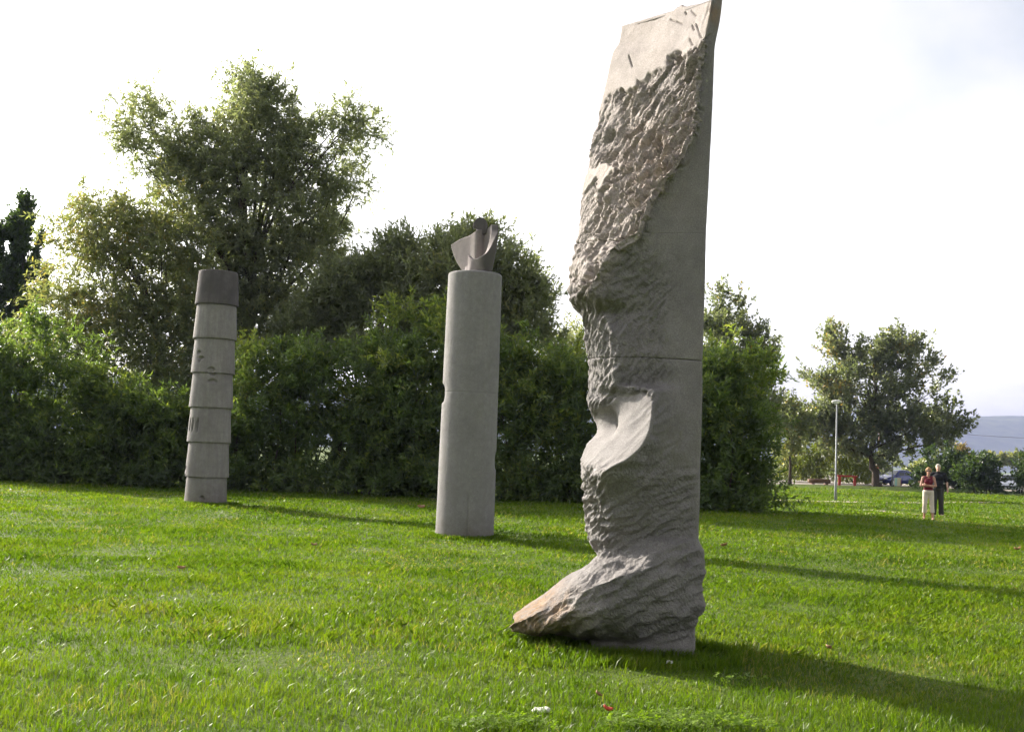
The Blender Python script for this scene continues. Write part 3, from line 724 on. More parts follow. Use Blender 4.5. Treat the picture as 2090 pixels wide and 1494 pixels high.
# small carving on the smooth column: a flaring leaf that curls round a hollow into a standing fin, with a dark disc behind
def remeshed(bm, voxel, smooth_it=4):
    bmesh.ops.recalc_face_normals(bm, faces=bm.faces)
    me = bpy.data.meshes.new('tmp'); bm.to_mesh(me); bm.free()
    o = bpy.data.objects.new('tmp', me); COL.objects.link(o)
    md = o.modifiers.new('r', 'REMESH'); md.mode = 'VOXEL'; md.voxel_size = voxel
    if smooth_it:
        sm = o.modifiers.new('s', 'SMOOTH'); sm.iterations = smooth_it; sm.factor = 0.5
    dg = bpy.context.evaluated_depsgraph_get()
    res = bpy.data.meshes.new_from_object(o.evaluated_get(dg), depsgraph=dg)
    bpy.data.objects.remove(o); bpy.data.meshes.remove(me)
    return res
def mesh_obj(name, me, mat, parent=None, smooth=True):
    me.name = name
    if smooth: me.polygons.foreach_set('use_smooth', np.ones(len(me.polygons), bool))
    me.materials.clear(); me.materials.append(mat)
    return link(bpy.data.objects.new(name, me), parent)

def make_carving():
    Y = COL2_Y
    px2m = (at(960, 500, Y) - at(959, 500, Y))[0]
    x0, y0 = 968.0, 558.0                 # pixel of the seat on the column
    L = lambda px, py: ((px - x0) * px2m + (py - y0) * 0.0384 * px2m, (y0 - py) * px2m)
    bm = bmesh.new()
    # one thick wall that starts as the flaring wing, runs round the back, rises into the fin and sinks to a low lip in front
    # (base x, base y, top x, top y, height, thickness)
    st = np.array([(-.18, .26, -.53, .60, .68, .12), (-.12, .19, -.33, .40, .77, .15), (-.05, .12, -.13, .20, .82, .15), (.01, .05, .02, .04, .89, .13),
        (.07, .06, .10, .10, .92, .10), (.12, .08, .17, .17, .94, .10), (.17, .03, .25, .09, .97, .13), (.20, -.08, .30, -.09, .99, .15), (.20, -.15, .305, -.20, .84, .15),
        (.15, -.20, .26, -.27, .54, .13), (.08, -.22, .17, -.31, .31, .12), (-.01, -.20, .05, -.27, .235, .11), (-.08, -.13, -.09, -.16, .34, .07)])
    u = np.linspace(0, len(st) - 1, 73)
    D = pchip_rows(np.arange(len(st), dtype=float), st, u)
    nt_ = 22; w = np.linspace(0, 1, nt_)
    bow = w + 0.16 * np.sin(w * math.pi)
    A = np.stack([D[:, 0:1] + (D[:, 2:3] - D[:, 0:1]) * bow[None], D[:, 1:2] + (D[:, 3:4] - D[:, 1:2]) * bow[None], D[:, 4:5] * w[None]], -1)
    tcol = np.gradient(A, axis=0); n2 = np.stack([-tcol[..., 1], tcol[..., 0], 0 * tcol[..., 0]], -1)
    n2 /= np.linalg.norm(n2, axis=-1, keepdims=True) + 1e-9
    B = A + n2 * D[:, 5][:, None, None]
    cols = len(u)
    va = [[bm.verts.new(tuple(A[i, j])) for j in range(nt_)] for i in range(cols)]
    vb = [[bm.verts.new(tuple(B[i, j])) for j in range(nt_)] for i in range(cols)]
    for i in range(cols - 1):
        for j in range(nt_ - 1):
            bm.faces.new((va[i][j], va[i + 1][j], va[i + 1][j + 1], va[i][j + 1]))
            bm.faces.new((vb[i][j], vb[i][j + 1], vb[i + 1][j + 1], vb[i + 1][j]))
        bm.faces.new((va[i][0], vb[i][0], vb[i + 1][0], va[i + 1][0]))
        bm.faces.new((va[i][-1], va[i + 1][-1], vb[i + 1][-1], vb[i][-1]))
    for i in (0, cols - 1):
        for j in range(nt_ - 1):
            q = (va[i][j], va[i][j + 1], vb[i][j + 1], vb[i][j])
            bm.faces.new(q if i == 0 else q[::-1])
    # solid foot under both
    bmesh.ops.create_cone(bm, cap_ends=True, segments=40, radius1=0.225, radius2=0.21, depth=0.14,
                          matrix=Matrix.Translation((0.03, .0, 0.068)) @ Matrix.Diagonal((1.0, .95, 1, 1)))
    body = remeshed(bm, 0.010, 7)
    root = empty('abstract_carving', (float(col2_base[0]), COL2_Y, col2_top))
    off = float(at(x0, y0, Y)[0]) - float(col2_base[0])
    zoff = 0.004 - min(v.co.z for v in body.vertices)
    tag(root, 'small curled stone carving with flaring wing and dark disc, on top of the smooth column', 'sculpture')
    nv = len(body.vertices); co = np.zeros(nv * 3); no = np.zeros(nv * 3); body.vertices.foreach_get('co', co); body.vertices.foreach_get('normal', no)
    co = co.reshape(-1, 3); no = no.reshape(-1, 3)      # darker tone on the fin's outward-facing flank and along the wing's top edge
    tone_mask = sstep(co[:, 0] + 0.10 * fbm(co * 5, 3, 71), 0.06, 0.24) * sstep(no[:, 0] - 0.4 * no[:, 1], 0.05, 0.45)
    tone_mask = np.maximum(tone_mask, 0.55 * sstep(co[:, 2] + 0.35 * co[:, 0] * -1 + 0.12 * fbm(co * 7, 3, 72), 0.80, 0.92) * (co[:, 0] < 0.12))
    at_ = body.attributes.new('dark_tone', 'FLOAT', 'POINT'); at_.data.foreach_set('value', tone_mask.astype(np.float32))
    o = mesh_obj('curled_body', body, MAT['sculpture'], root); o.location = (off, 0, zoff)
    # disc: thick rounded half disc standing behind the fin
    bm = bmesh.new()
    X, Z = L(980, 457)
    prof = []
    rr_ = 15.2 * px2m
    for a in np.linspace(-0.15, math.pi + 0.15, 26): prof.append((X + rr_ * math.cos(a), Z + rr_ * 1.25 * math.sin(a)))
    prof += [(X - rr_ * .7, Z - .02), (X - .02, Z - .16), (X + rr_ * .8, Z - .16)]
    f1 = [bm.verts.new((p[0], .12, p[1])) for p in prof]; f2 = [bm.verts.new((p[0], .27, p[1])) for p in prof]
    bm.faces.new(f1); bm.faces.new(f2[::-1])
    for i in range(len(prof)): bm.faces.new((f1[i], f1[(i + 1) % len(prof)], f2[(i + 1) % len(prof)], f2[i]))
    d = mesh_obj('disc', remeshed(bm, 0.012, 3), MAT['drum_dark'], root); d.location = (off, 0, zoff)
    d['label'] = 'dark weathered half disc at the top'
make_carving()

# ================================================================== VEGETATION
def unit(v): return v / (np.linalg.norm(v, axis=-1, keepdims=True) + 1e-9)
def leaves(lobes, n_leaf, leaf=(0.15, 0.034), per_twig=16, twig=0.7, clump=0.5, up=0.3, out=0.6, wild=0.6, droop=0.2, hang=0.0,
           clumps=90, tint=(0.45, 0.16), rg=None, shell=0.45, holes=0.25, zmin=0.05, lobe_tint=None):
    """leaf-sized diamonds on twigs gathered in clumps inside the lobes"""
    lobes = np.asarray(lobes, float)                      # cx cy cz rx ry rz weight
    w = lobes[:, 6] * (lobes[:, 3] * lobes[:, 4] * lobes[:, 5]) ** 0.62; w /= w.sum()
    nc = clumps
    li = rg.choice(len(lobes), nc, p=w)
    d = unit(rg.normal(size=(nc, 3)))
    r = shell + (1 - shell) * rg.random(nc) ** 0.7
    cc = lobes[li, :3] + d * r[:, None] * lobes[li, 3:6]
    cd = d.copy(); ct = rg.normal(0, tint[1] * 0.7, nc)
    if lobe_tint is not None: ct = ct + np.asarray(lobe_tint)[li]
    nt = max(1, n_leaf // per_twig)
    ci = rg.integers(0, nc, nt)
    csz = clump * (0.6 + 0.8 * rg.random(nc))
    tb = cc[ci] + rg.normal(size=(nt, 3)) * csz[ci][:, None] * np.array([.55, .55, .45])
    keep = vnoise(tb * 0.55, 5) > -1 + 2 * holes * 0.9
    tb = tb[keep]; ci = ci[keep]; nt = len(tb)
    td = unit(cd[ci] * out + np.array([0, 0, up]) + rg.normal(size=(nt, 3)) * wild * 0.6)
    tl = twig * (0.55 + 0.9 * rg.random(nt))
    k = rg.random((nt, per_twig)) ** 0.85
    pos = tb[:, None] + td[:, None] * (tl[:, None] * k)[..., None]
    pos[..., 2] -= droop * tl[:, None] * k * k + hang * k * tl[:, None]
    pos = pos + rg.normal(size=pos.shape) * 0.03
    ld = unit(td[:, None] * 0.75 + rg.normal(size=pos.shape) * 0.65 + np.array([0, 0, -1.0]) * (0.55 * droop * 2 * k + hang)[..., None])
    sd = unit(np.cross(ld, rg.normal(size=pos.shape)))
    ll = leaf[0] * (0.6 + 0.8 * rg.random(pos.shape[:2]))[..., None]; lw = leaf[1] * (0.7 + 0.6 * rg.random(pos.shape[:2]))[..., None]
    p0 = pos; p2 = pos + ld * ll
    bend = np.cross(ld, sd) * ll * 0.12
    p1 = pos + ld * ll * 0.45 + sd * lw * 0.5 + bend; p3 = pos + ld * ll * 0.45 - sd * lw * 0.5 + bend
    V = np.stack([p0, p1, p2, p3], 2).reshape(-1, 4, 3)
    tt = (tint[0] + ct[ci][:, None] + rg.normal(0, tint[1], pos.shape[:2])).reshape(-1)
    ok = V[:, :, 2].min(1) > zmin
    V = V[ok]; tt = np.clip(tt[ok], 0, 1)
    return V.reshape(-1, 3), np.repeat(tt, 4), cc, li
def crown_obj(name, V, tint, mat, parent, origin):
    n = len(V) // 4
    return np_mesh(name, V - np.asarray(origin), np.arange(n * 4).reshape(n, 4), mat, parent, attrs={'tint': tint})
def px_lobes(L, Y, flat=0.9):
    out = []
    for l in L:
        cx, cy, rx, ry = l[:4]; dY = l[4] if len(l) > 4 else 0.0; wt = l[5] if len(l) > 5 else 1.0
        c = at(cx, cy, Y + dY); m = (Y + dY) / F
        out.append((c[0], c[1], c[2], rx * m, min(flat * 0.5 * (rx + ry) * m, 3.2), ry * m, wt))
    return out
def bent_tube(bm, a, b, r0, r1, rg, bow=0.12, n=6, seg=7):
    a = np.asarray(a); b = np.asarray(b); L = np.linalg.norm(b - a)
    off = rg.normal(size=3) * L * bow; off[2] = abs(off[2]) * 0.4
    pts = [a + (b - a) * t + off * math.sin(math.pi * t) for t in np.linspace(0, 1, n)]
    add_tube(bm, pts, [r0 + (r1 - r0) * t for t in np.linspace(0, 1, n)], seg)
def make_tree(name, label, cat, L, Y, trunk, tr, mat, n_leaf, seed, group=None, limbs=12, flat=0.9, **kw):
    rg = np.random.default_rng(seed)
    lobes = px_lobes(L, Y, flat)
    tp = np.array([at(p[0], p[1], Y) for p in trunk]); tp[0][2] = -0.1
    origin = np.array([tp[0][0], tp[0][1], 0.0])
    root = empty(name, tuple(origin)); tag(root, label, cat, group)
    V, tint, cc, li = leaves(lobes, n_leaf, rg=rg, **kw)
    bm = bmesh.new(); n = len(tp)
    fine = []
    for i in range(n - 1):
        for t in np.linspace(0, 1, 4)[:-1]: fine.append(tp[i] * (1 - t) + tp[i + 1] * t)
    fine.append(tp[-1]); fine = np.array(fine); wob = rg.normal(size=fine.shape) * tr * 0.25; wob[0] = 0; fine = fine + wob
    add_tube(bm, [p - origin for p in fine], [tr * (1.25 if i == 0 else 1) * (1 - 0.72 * i / (len(fine) - 1)) for i in range(len(fine))], 10)
    bm_obj('trunk', bm, MAT['bark'], root, True)
    order = []
    for q in range(len(lobes)):
        own = np.where(li == q)[0]
        if len(own): order.append(own[np.argmin(np.linalg.norm(cc[own] - np.array(lobes[q][:3]), axis=1))])
    for c in order[:max(limbs, len(order))]:
        tgt = cc[c]
        zt = np.clip((tgt[2] * 0.55), fine[:, 2].min() + 0.25 * (fine[:, 2].max()), fine[:, 2].max())
        k = int(np.argmin(abs(fine[:, 2] - zt)))
        rr = tr * (1 - 0.72 * k / (len(fine) - 1)) * 0.36
        bm = bmesh.new(); bent_tube(bm, fine[k] - origin, tgt - origin, rr, 0.015, rg, 0.05)
        for q in range(3):
            c2 = cc[np.argsort(np.linalg.norm(cc - tgt, axis=1))[1 + q]]
            bent_tube(bm, (fine[k] + (tgt - fine[k]) * (0.55 + .12 * q)) - origin, c2 - origin, rr * 0.35, 0.01, rg, 0.05, 4, 5)
        bm_obj('limb', bm, MAT['bark'], root, True)
    crown_obj('crown', V, tint, MAT[mat], root, origin)
    return root

make_tree('willow_tree', 'tall willow with wispy grey-green crown rising behind the stacked-drum column', 'tree',
    [(500, 225, 62, 80), (478, 320, 95, 80), (580, 320, 100, 85), (688, 320, 62, 62, .5, .6), (735, 255, 40, 32, .5, .8), (700, 255, 35, 32, 0, .6), (715, 380, 30, 40, 0, .5), (500, 185, 40, 35, 0, .8), (395, 335, 60, 45, 0, .8), (395, 470, 65, 60, 0, .9), (420, 570, 70, 60, 0, .9), (565, 245, 50, 50, 0, .8), (640, 295, 55, 50, 0, .8), (640, 445, 88, 82), (540, 440, 120, 95),
     (340, 285, 75, 52, .3, .75), (265, 290, 42, 38, .3, .75), (290, 240, 38, 28, .3, .7), (310, 340, 50, 30, .3, .6), (420, 400, 85, 80), (570, 550, 105, 70), (655, 525, 55, 55, 0, .7), (455, 540, 80, 70), (600, 640, 90, 60, 0, .9), (520, 650, 110, 65), (640, 690, 75, 55, 0, .8), (450, 680, 70, 70, 0, .8)],
    50.0, [(500, 1010), (503, 850), (512, 700), (508, 580), (500, 450), (500, 330)], 0.42, 'willow', 140000, 21, limbs=13,
    leaf=(0.235, 0.058), per_twig=20, twig=0.95, clump=0.75, up=0.45, out=0.55, wild=0.55, droop=0.30, clumps=420, tint=(0.45, 0.17), shell=0.25, holes=0.16)
make_tree('willow_tree', 'broad olive-toned willow leaning out between the dark spire poplar and the stacked-drum column', 'tree',
    [(235, 470, 95, 80), (175, 560, 68, 90), (320, 465, 85, 75), (330, 570, 105, 85), (200, 660, 100, 75), (300, 690, 105, 85), (150, 440, 30, 35, 0, .5), (385, 640, 65, 85), (330, 790, 95, 85), (400, 780, 75, 95), (60, 670, 60, 40, -1, .5), (250, 850, 80, 70), (125, 700, 60, 55), (170, 760, 60, 45)],
    47.5, [(345, 1005), (340, 850), (330, 730), (300, 620), (260, 520)], 0.30, 'olive', 82000, 22, limbs=10,
    leaf=(0.22, 0.058), per_twig=18, twig=0.85, clump=0.75, up=0.30, out=0.6, wild=0.6, droop=0.35, clumps=380, tint=(0.50, 0.18), shell=0.2, holes=0.05,
    lobe_tint=[.1, .12, .05, 0, .05, 0, .1, -.12, -.2, -.25, .1, -.2, -.05, -.1])
make_tree('poplar_tree', 'dark narrow spire-topped poplar cut by the picture edge beyond the olive willow', 'tree',
    [(52, 435, 6, 32, 0, 3.0), (48, 475, 13, 42, 0, 2.0), (27, 478, 8, 38, 0, 2.6), (62, 520, 17, 50), (20, 530, 20, 50), (42, 560, 40, 50), (68, 590, 20, 50), (50, 630, 38, 50), (5, 600, 40, 60), (-45, 560, 40, 100), (-5, 490, 9, 42, 0, 2.4), (45, 690, 50, 45), (-5, 690, 50, 50)],
    66.0, [(45, 985), (45, 800), (45, 600), (48, 440)], 0.3, 'poplar', 38000, 23, limbs=6,
    leaf=(0.28, 0.11), per_twig=16, twig=0.9, clump=0.25, up=1.8, out=0.25, wild=0.3, droop=0.0, clumps=110, tint=(0.45, 0.2), shell=0.3, holes=0.05)
make_tree('willow_tree', 'rounded willow with feathery top just behind the smooth column', 'tree',
    [(905, 520, 62, 48), (985, 535, 60, 50), (1042, 580, 42, 55), (1078, 640, 32, 55), (900, 610, 85, 65), (1000, 630, 85, 70), (1075, 710, 50, 50), (960, 700, 110, 50)],
    46.0, [(985, 1015), (985, 850), (975, 700), (965, 580)], 0.28, 'willow', 46000, 24, limbs=7,
    leaf=(0.26, 0.066), per_twig=18, twig=0.85, clump=0.5, up=0.75, out=0.5, wild=0.45, droop=0.08, clumps=130, tint=(0.50, 0.16), shell=0.4, holes=0.06)
make_tree('willow_tree', 'grey-green willow with ragged spiky top between the two round stone columns', 'tree',
    [(770, 560, 58, 42), (835, 540, 45, 42), (720, 600, 60, 40), (800, 630, 95, 55), (690, 650, 50, 50), (860, 640, 60, 60), (740, 710, 110, 55), (640, 710, 60, 55), (655, 600, 28, 40, 0, .5)],
    46.6, [(760, 1010), (765, 850), (775, 700), (780, 590)], 0.26, 'willow', 52000, 25, limbs=7,
    leaf=(0.26, 0.066), per_twig=18, twig=0.85, clump=0.5, up=0.75, out=0.5, wild=0.45, droop=0.05, clumps=120, tint=(0.36, 0.15), shell=0.4, holes=0.05)
make_tree('sapling_tree', 'thin pale-leaved young tree peeking past the left flank of the carved stele', 'tree',
    [(1165, 700, 22, 25, 0, .7), (1150, 735, 30, 30), (1195, 720, 22, 35, 0, .7), (1170, 790, 40, 40)], 55.0, [(1170, 1025), (1170, 850), (1168, 720)], 0.1, 'olive', 6500, 26, limbs=5,
    leaf=(0.2, 0.06), per_twig=12, twig=0.7, clump=0.4, up=0.9, out=0.5, wild=0.5, droop=0.05, clumps=40, tint=(0.6, 0.15), shell=0.3, holes=0.2)

# evergreen thicket behind the columns: separate shrubs grown together
def make_shrub(label, cx, hw, top, base_y, Y, n_leaf, seed, tint=0.42, mat='shrub'):
    rg = np.random.default_rng(seed)
    b = at(cx, base_y, Y); origin = np.array([b[0], b[1], 0.0])
    H = at(cx, top, Y)[2]; W = hw * Y / F
    lobes = []; lt = []
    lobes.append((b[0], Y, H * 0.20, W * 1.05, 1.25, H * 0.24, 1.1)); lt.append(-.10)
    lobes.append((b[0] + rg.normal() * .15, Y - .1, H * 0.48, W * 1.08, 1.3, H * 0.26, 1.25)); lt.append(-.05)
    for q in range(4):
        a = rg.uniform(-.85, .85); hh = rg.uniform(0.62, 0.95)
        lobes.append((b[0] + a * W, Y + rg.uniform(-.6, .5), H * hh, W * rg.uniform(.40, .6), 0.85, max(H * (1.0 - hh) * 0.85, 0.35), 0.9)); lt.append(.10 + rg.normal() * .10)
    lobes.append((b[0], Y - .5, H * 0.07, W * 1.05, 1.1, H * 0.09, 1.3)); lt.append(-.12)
    root = empty('thicket_shrub', tuple(origin)); tag(root, label, 'shrub', 'shrubs of the thicket behind the columns')
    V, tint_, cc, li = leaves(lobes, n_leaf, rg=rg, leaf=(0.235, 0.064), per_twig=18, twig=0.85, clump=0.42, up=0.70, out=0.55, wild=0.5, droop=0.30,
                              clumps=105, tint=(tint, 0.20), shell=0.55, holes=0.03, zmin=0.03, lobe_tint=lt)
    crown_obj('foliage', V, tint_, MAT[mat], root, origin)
    for q in range(7):
        bm = bmesh.new()
        a = np.array([b[0] + rg.uniform(-.6, .6) * W, Y + rg.uniform(-.5, .5), -0.05]); t = a + np.array([rg.normal() * .3, rg.normal() * .3, H * rg.uniform(.55, .85)])
        bent_tube(bm, a - origin, t - origin, 0.035, 0.012, rg, 0.05, 6, 6); bm_obj('stem', bm, MAT['bark'], root, True)
    return root
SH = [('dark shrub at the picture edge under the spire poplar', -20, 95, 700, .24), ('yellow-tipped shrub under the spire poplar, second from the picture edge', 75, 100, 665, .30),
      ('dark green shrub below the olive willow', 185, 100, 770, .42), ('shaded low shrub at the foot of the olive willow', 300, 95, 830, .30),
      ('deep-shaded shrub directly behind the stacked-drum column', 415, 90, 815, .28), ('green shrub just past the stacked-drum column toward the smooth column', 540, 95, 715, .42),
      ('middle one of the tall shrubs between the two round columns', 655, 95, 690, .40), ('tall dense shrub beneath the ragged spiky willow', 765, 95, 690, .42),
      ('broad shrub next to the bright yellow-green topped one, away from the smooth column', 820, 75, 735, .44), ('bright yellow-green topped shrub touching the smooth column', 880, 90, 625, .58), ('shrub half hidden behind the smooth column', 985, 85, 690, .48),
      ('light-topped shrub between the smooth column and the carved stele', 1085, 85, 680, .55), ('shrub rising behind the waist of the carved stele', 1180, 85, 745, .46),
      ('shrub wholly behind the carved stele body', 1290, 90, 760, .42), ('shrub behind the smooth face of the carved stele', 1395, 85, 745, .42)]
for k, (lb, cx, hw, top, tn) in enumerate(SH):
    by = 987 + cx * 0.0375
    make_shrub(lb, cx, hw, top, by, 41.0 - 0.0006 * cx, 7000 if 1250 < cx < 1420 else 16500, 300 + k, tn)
make_shrub('big rounded dark shrub ending the thicket beside the carved stele', 1490, 62, 735, 1043, 38.6, 22000, 330, .36)
make_shrub('bright-topped shrub behind the rounded end of the thicket', 1440, 42, 700, 1040, 40.3, 8000, 331, .62)

# trees and bushes towards the parking place
make_tree('silver_poplar_tree', 'silvery poplar looking over the rounded end of the thicket beside the stele', 'tree',
    [(1480, 640, 34, 45), (1500, 690, 55, 45), (1545, 690, 35, 45), (1500, 760, 62, 50), (1560, 760, 34, 42), (1455, 720, 50, 75), (1545, 830, 50, 45), (1580, 880, 35, 35, 0, .6)],
    70.0, [(1505, 1000), (1505, 850), (1500, 740), (1490, 650)], 0.25, 'silver', 21000, 41, limbs=8,
    leaf=(0.24, 0.12), per_twig=14, twig=0.9, clump=0.5, up=0.8, out=0.5, wild=0.5, droop=0.0, clumps=110, tint=(0.45, 0.19), shell=0.35, holes=0.18)
make_tree('silver_poplar_tree', 'wide many-topped silvery poplar standing over the parked blue hatchback', 'tree',
    [(1728, 712, 42, 42), (1770, 745, 50, 40), (1815, 712, 34, 36), (1868, 735, 40, 42), (1690, 785, 52, 52), (1780, 790, 85, 55), (1880, 800, 36, 42, 0, .8), (1735, 855, 100, 45), (1840, 855, 85, 45), (1912, 862, 50, 40),
     (1652, 868, 45, 38), (1705, 893, 80, 28), (1870, 915, 75, 35), (1815, 938, 70, 24, 0, .9), (1942, 898, 32, 26, 0, .9), (1915, 790, 22, 30, 0, .5)],
    97.0, [(1791, 995), (1785, 965), (1778, 935), (1780, 880), (1785, 800), (1790, 730)], 0.36, 'silver', 46000, 42, limbs=14, flat=1.0,
    leaf=(0.30, 0.17), per_twig=14, twig=1.1, clump=0.6, up=0.75, out=0.5, wild=0.5, droop=0.0, clumps=230, tint=(0.45, 0.18), shell=0.35, holes=0.14,
    lobe_tint=[.05, .05, .02, 0, .06, 0, -.02, -.03, -.08, -.08, .04, -.06, -.10, -.06, -.10, -.03])
make_tree('weeping_willow_tree', 'yellow-green weeping willow with hanging curtains beyond the lamp post', 'tree',
    [(1625, 918, 34, 30), (1668, 915, 45, 28), (1715, 920, 45, 26), (1650, 938, 60, 20), (1745, 928, 30, 24)],
    104.0, [(1660, 985), (1665, 950), (1668, 910)], 0.25, 'weeping', 19000, 43, limbs=6,
    leaf=(0.32, 0.09), per_twig=22, twig=2.6, clump=0.5, up=0.0, out=0.25, wild=0.15, droop=0.25, hang=0.9, clumps=70, tint=(0.5, 0.2), shell=0.5, holes=0.05)
make_tree('small_tree', 'slim grey-green tree between the thicket end and the wide silvery poplar', 'tree',
    [(1605, 840, 24, 24), (1625, 870, 30, 30), (1600, 900, 30, 35)], 92.0, [(1612, 990), (1612, 930), (1610, 850)], 0.14, 'olive', 7000, 44, limbs=4,
    leaf=(0.28, 0.13), per_twig=12, twig=0.8, clump=0.5, up=0.5, out=0.5, wild=0.5, droop=0.1, clumps=40, tint=(0.5, 0.2), shell=0.3, holes=0.15)
def bush(label, L, Y, seed, n, mat='poplar', tint=.4, name='bush', leaf=(0.26, 0.12), cat='bush', group=None, base=None):
    rg = np.random.default_rng(seed); lobes = px_lobes(L, Y, 1.0)
    o = np.array([lobes[0][0], Y, 0.0]); root = empty(name, tuple(o)); tag(root, label, cat, group)
    V, tt, cc, li = leaves(lobes, n, rg=rg, leaf=leaf, per_twig=12, twig=0.6, clump=0.45, up=0.5, out=0.6, wild=0.5, droop=0.1, clumps=60, tint=(tint, .17), shell=0.5, holes=0.03)
    crown_obj('foliage', V, tt, MAT[mat], root, o)
    for q in range(4):
        bm = bmesh.new(); c = cc[rg.integers(0, len(cc))]
        bent_tube(bm, np.array([o[0] + rg.normal() * .3, Y + rg.normal() * .2, -.05]) - o, c - o, 0.05, 0.015, rg, .06, 5, 5); bm_obj('stem', bm, MAT['bark'], root, True)
bush('dark rounded bush behind the standing couple', [(1918, 955, 42, 32), (1905, 972, 28, 25), (1942, 965, 36, 32), (1918, 985, 48, 18)], 88.0, 61, 11000, 'poplar', .35)
bush('low yellowish bush beside the blue hatchback', [(1872, 968, 18, 16), (1866, 980, 14, 10)], 108.0, 62, 3000, 'olive', .6)
bush('dark bush between the couple and the half-hidden white car', [(2000, 962, 30, 24), (1985, 978, 28, 20), (2012, 980, 22, 18)], 84.0, 63, 8000, 'poplar', .4)
bush('dark bush cut by the picture edge past the white car', [(2106, 958, 24, 32), (2128, 965, 36, 36), (2102, 982, 14, 18)], 82.0, 64, 8000, 'poplar', .38)
bush('far golden poplar standing out against the blue hill', [(1961, 930, 11, 18), (1963, 942, 15, 12)], 190.0, 65, 2600, 'golden', .5, 'golden_poplar_tree', (0.45, 0.2), 'tree')
bush('far pale green tree clump under the hill, next to the golden poplar', [(2035, 938, 26, 10), (2010, 942, 22, 9)], 215.0, 66, 3000, 'olive', .6, 'distant_tree', (0.5, 0.25), 'tree')
bush('far pale green tree clump under the hill at the picture edge', [(2080, 936, 26, 12), (2115, 938, 30, 12)], 215.0, 67, 3000, 'olive', .55, 'distant_tree', (0.5, 0.25), 'tree')
bush('far hazy tree clump just beyond the dark bush by the couple', [(1930, 945, 24, 10), (1900, 948, 24, 10)], 225.0, 68, 2600, 'olive', .45, 'distant_tree', (0.5, 0.25), 'tree')
bush('far hazy tree row behind the parked cars', [(1830, 952, 40, 11), (1770, 950, 40, 11), (1700, 948, 40, 11)], 210.0, 69, 5000, 'olive', .4, 'distant_tree', (0.5, 0.25), 'tree')

# ================================================================== GRASS
MAT['blade'] = leaf_mat('grass_blade', [(0.0, (0.042, 0.086, 0.009)), (0.45, (0.092, 0.152, 0.012)), (0.78, (0.138, 0.188, 0.020)), (0.90, (0.165, 0.18, 0.045)), (1.0, (0.24, 0.215, 0.11))], 0.47, 0.36, (1.3, 1.40, 0.30), 0.15)
def field(y0, y1, dens, rg, xlo=None):
    n = int(dens * (0.5 * (y1 * y1 - y0 * y0) * 0.98 + (y1 - y0) * 2.6))
    y = np.sqrt(rg.random(n) * (y1 * y1 - y0 * y0) + y0 * y0)
    x = rg.uniform(-1, 1, n) * (0.49 * y + 1.3)
    return x, y
def blades(x, y, h, wd, rg, lean=0.45, kind=5, tint=None):
    n = len(x); z = lawn_height(x, y)
    p = np.stack([x, y, z - 0.004], -1)
    a = rg.uniform(0, 2 * math.pi, n); side = np.stack([np.cos(a), np.sin(a), 0 * a], -1)
    b = rg.uniform(0, 2 * math.pi, n); ln = np.stack([np.cos(b), np.sin(b), 0 * b], -1) * (lean * np.abs(rg.normal(0.6, 0.5, n)))[:, None] + np.array([0.10, -0.06, 0])
    up = np.array([0, 0, 1.0])
    hh = h[:, None]; w = wd[:, None]
    m = p + (up * 0.55 + ln * 0.28) * hh; t = p + (up * 0.95 + ln * 1.0) * hh
    if kind == 5:
        V = np.stack([p - side * w * .5, p + side * w * .5, m + side * w * .42, t, m - side * w * .42], 1)
        f4 = np.arange(n)[:, None] * 5
        F_ = np.concatenate([np.concatenate([f4, f4 + 1, f4 + 2, f4 + 4], 1), np.concatenate([f4 + 4, f4 + 2, f4 + 3, f4 + 3], 1)])
        return V.reshape(-1, 3), ('tri5', n), np.repeat(tint, 5)
    V = np.stack([p, m + side * w * .5, t, m - side * w * .5], 1)
    return V.reshape(-1, 3), ('quad', n), np.repeat(tint, 4)
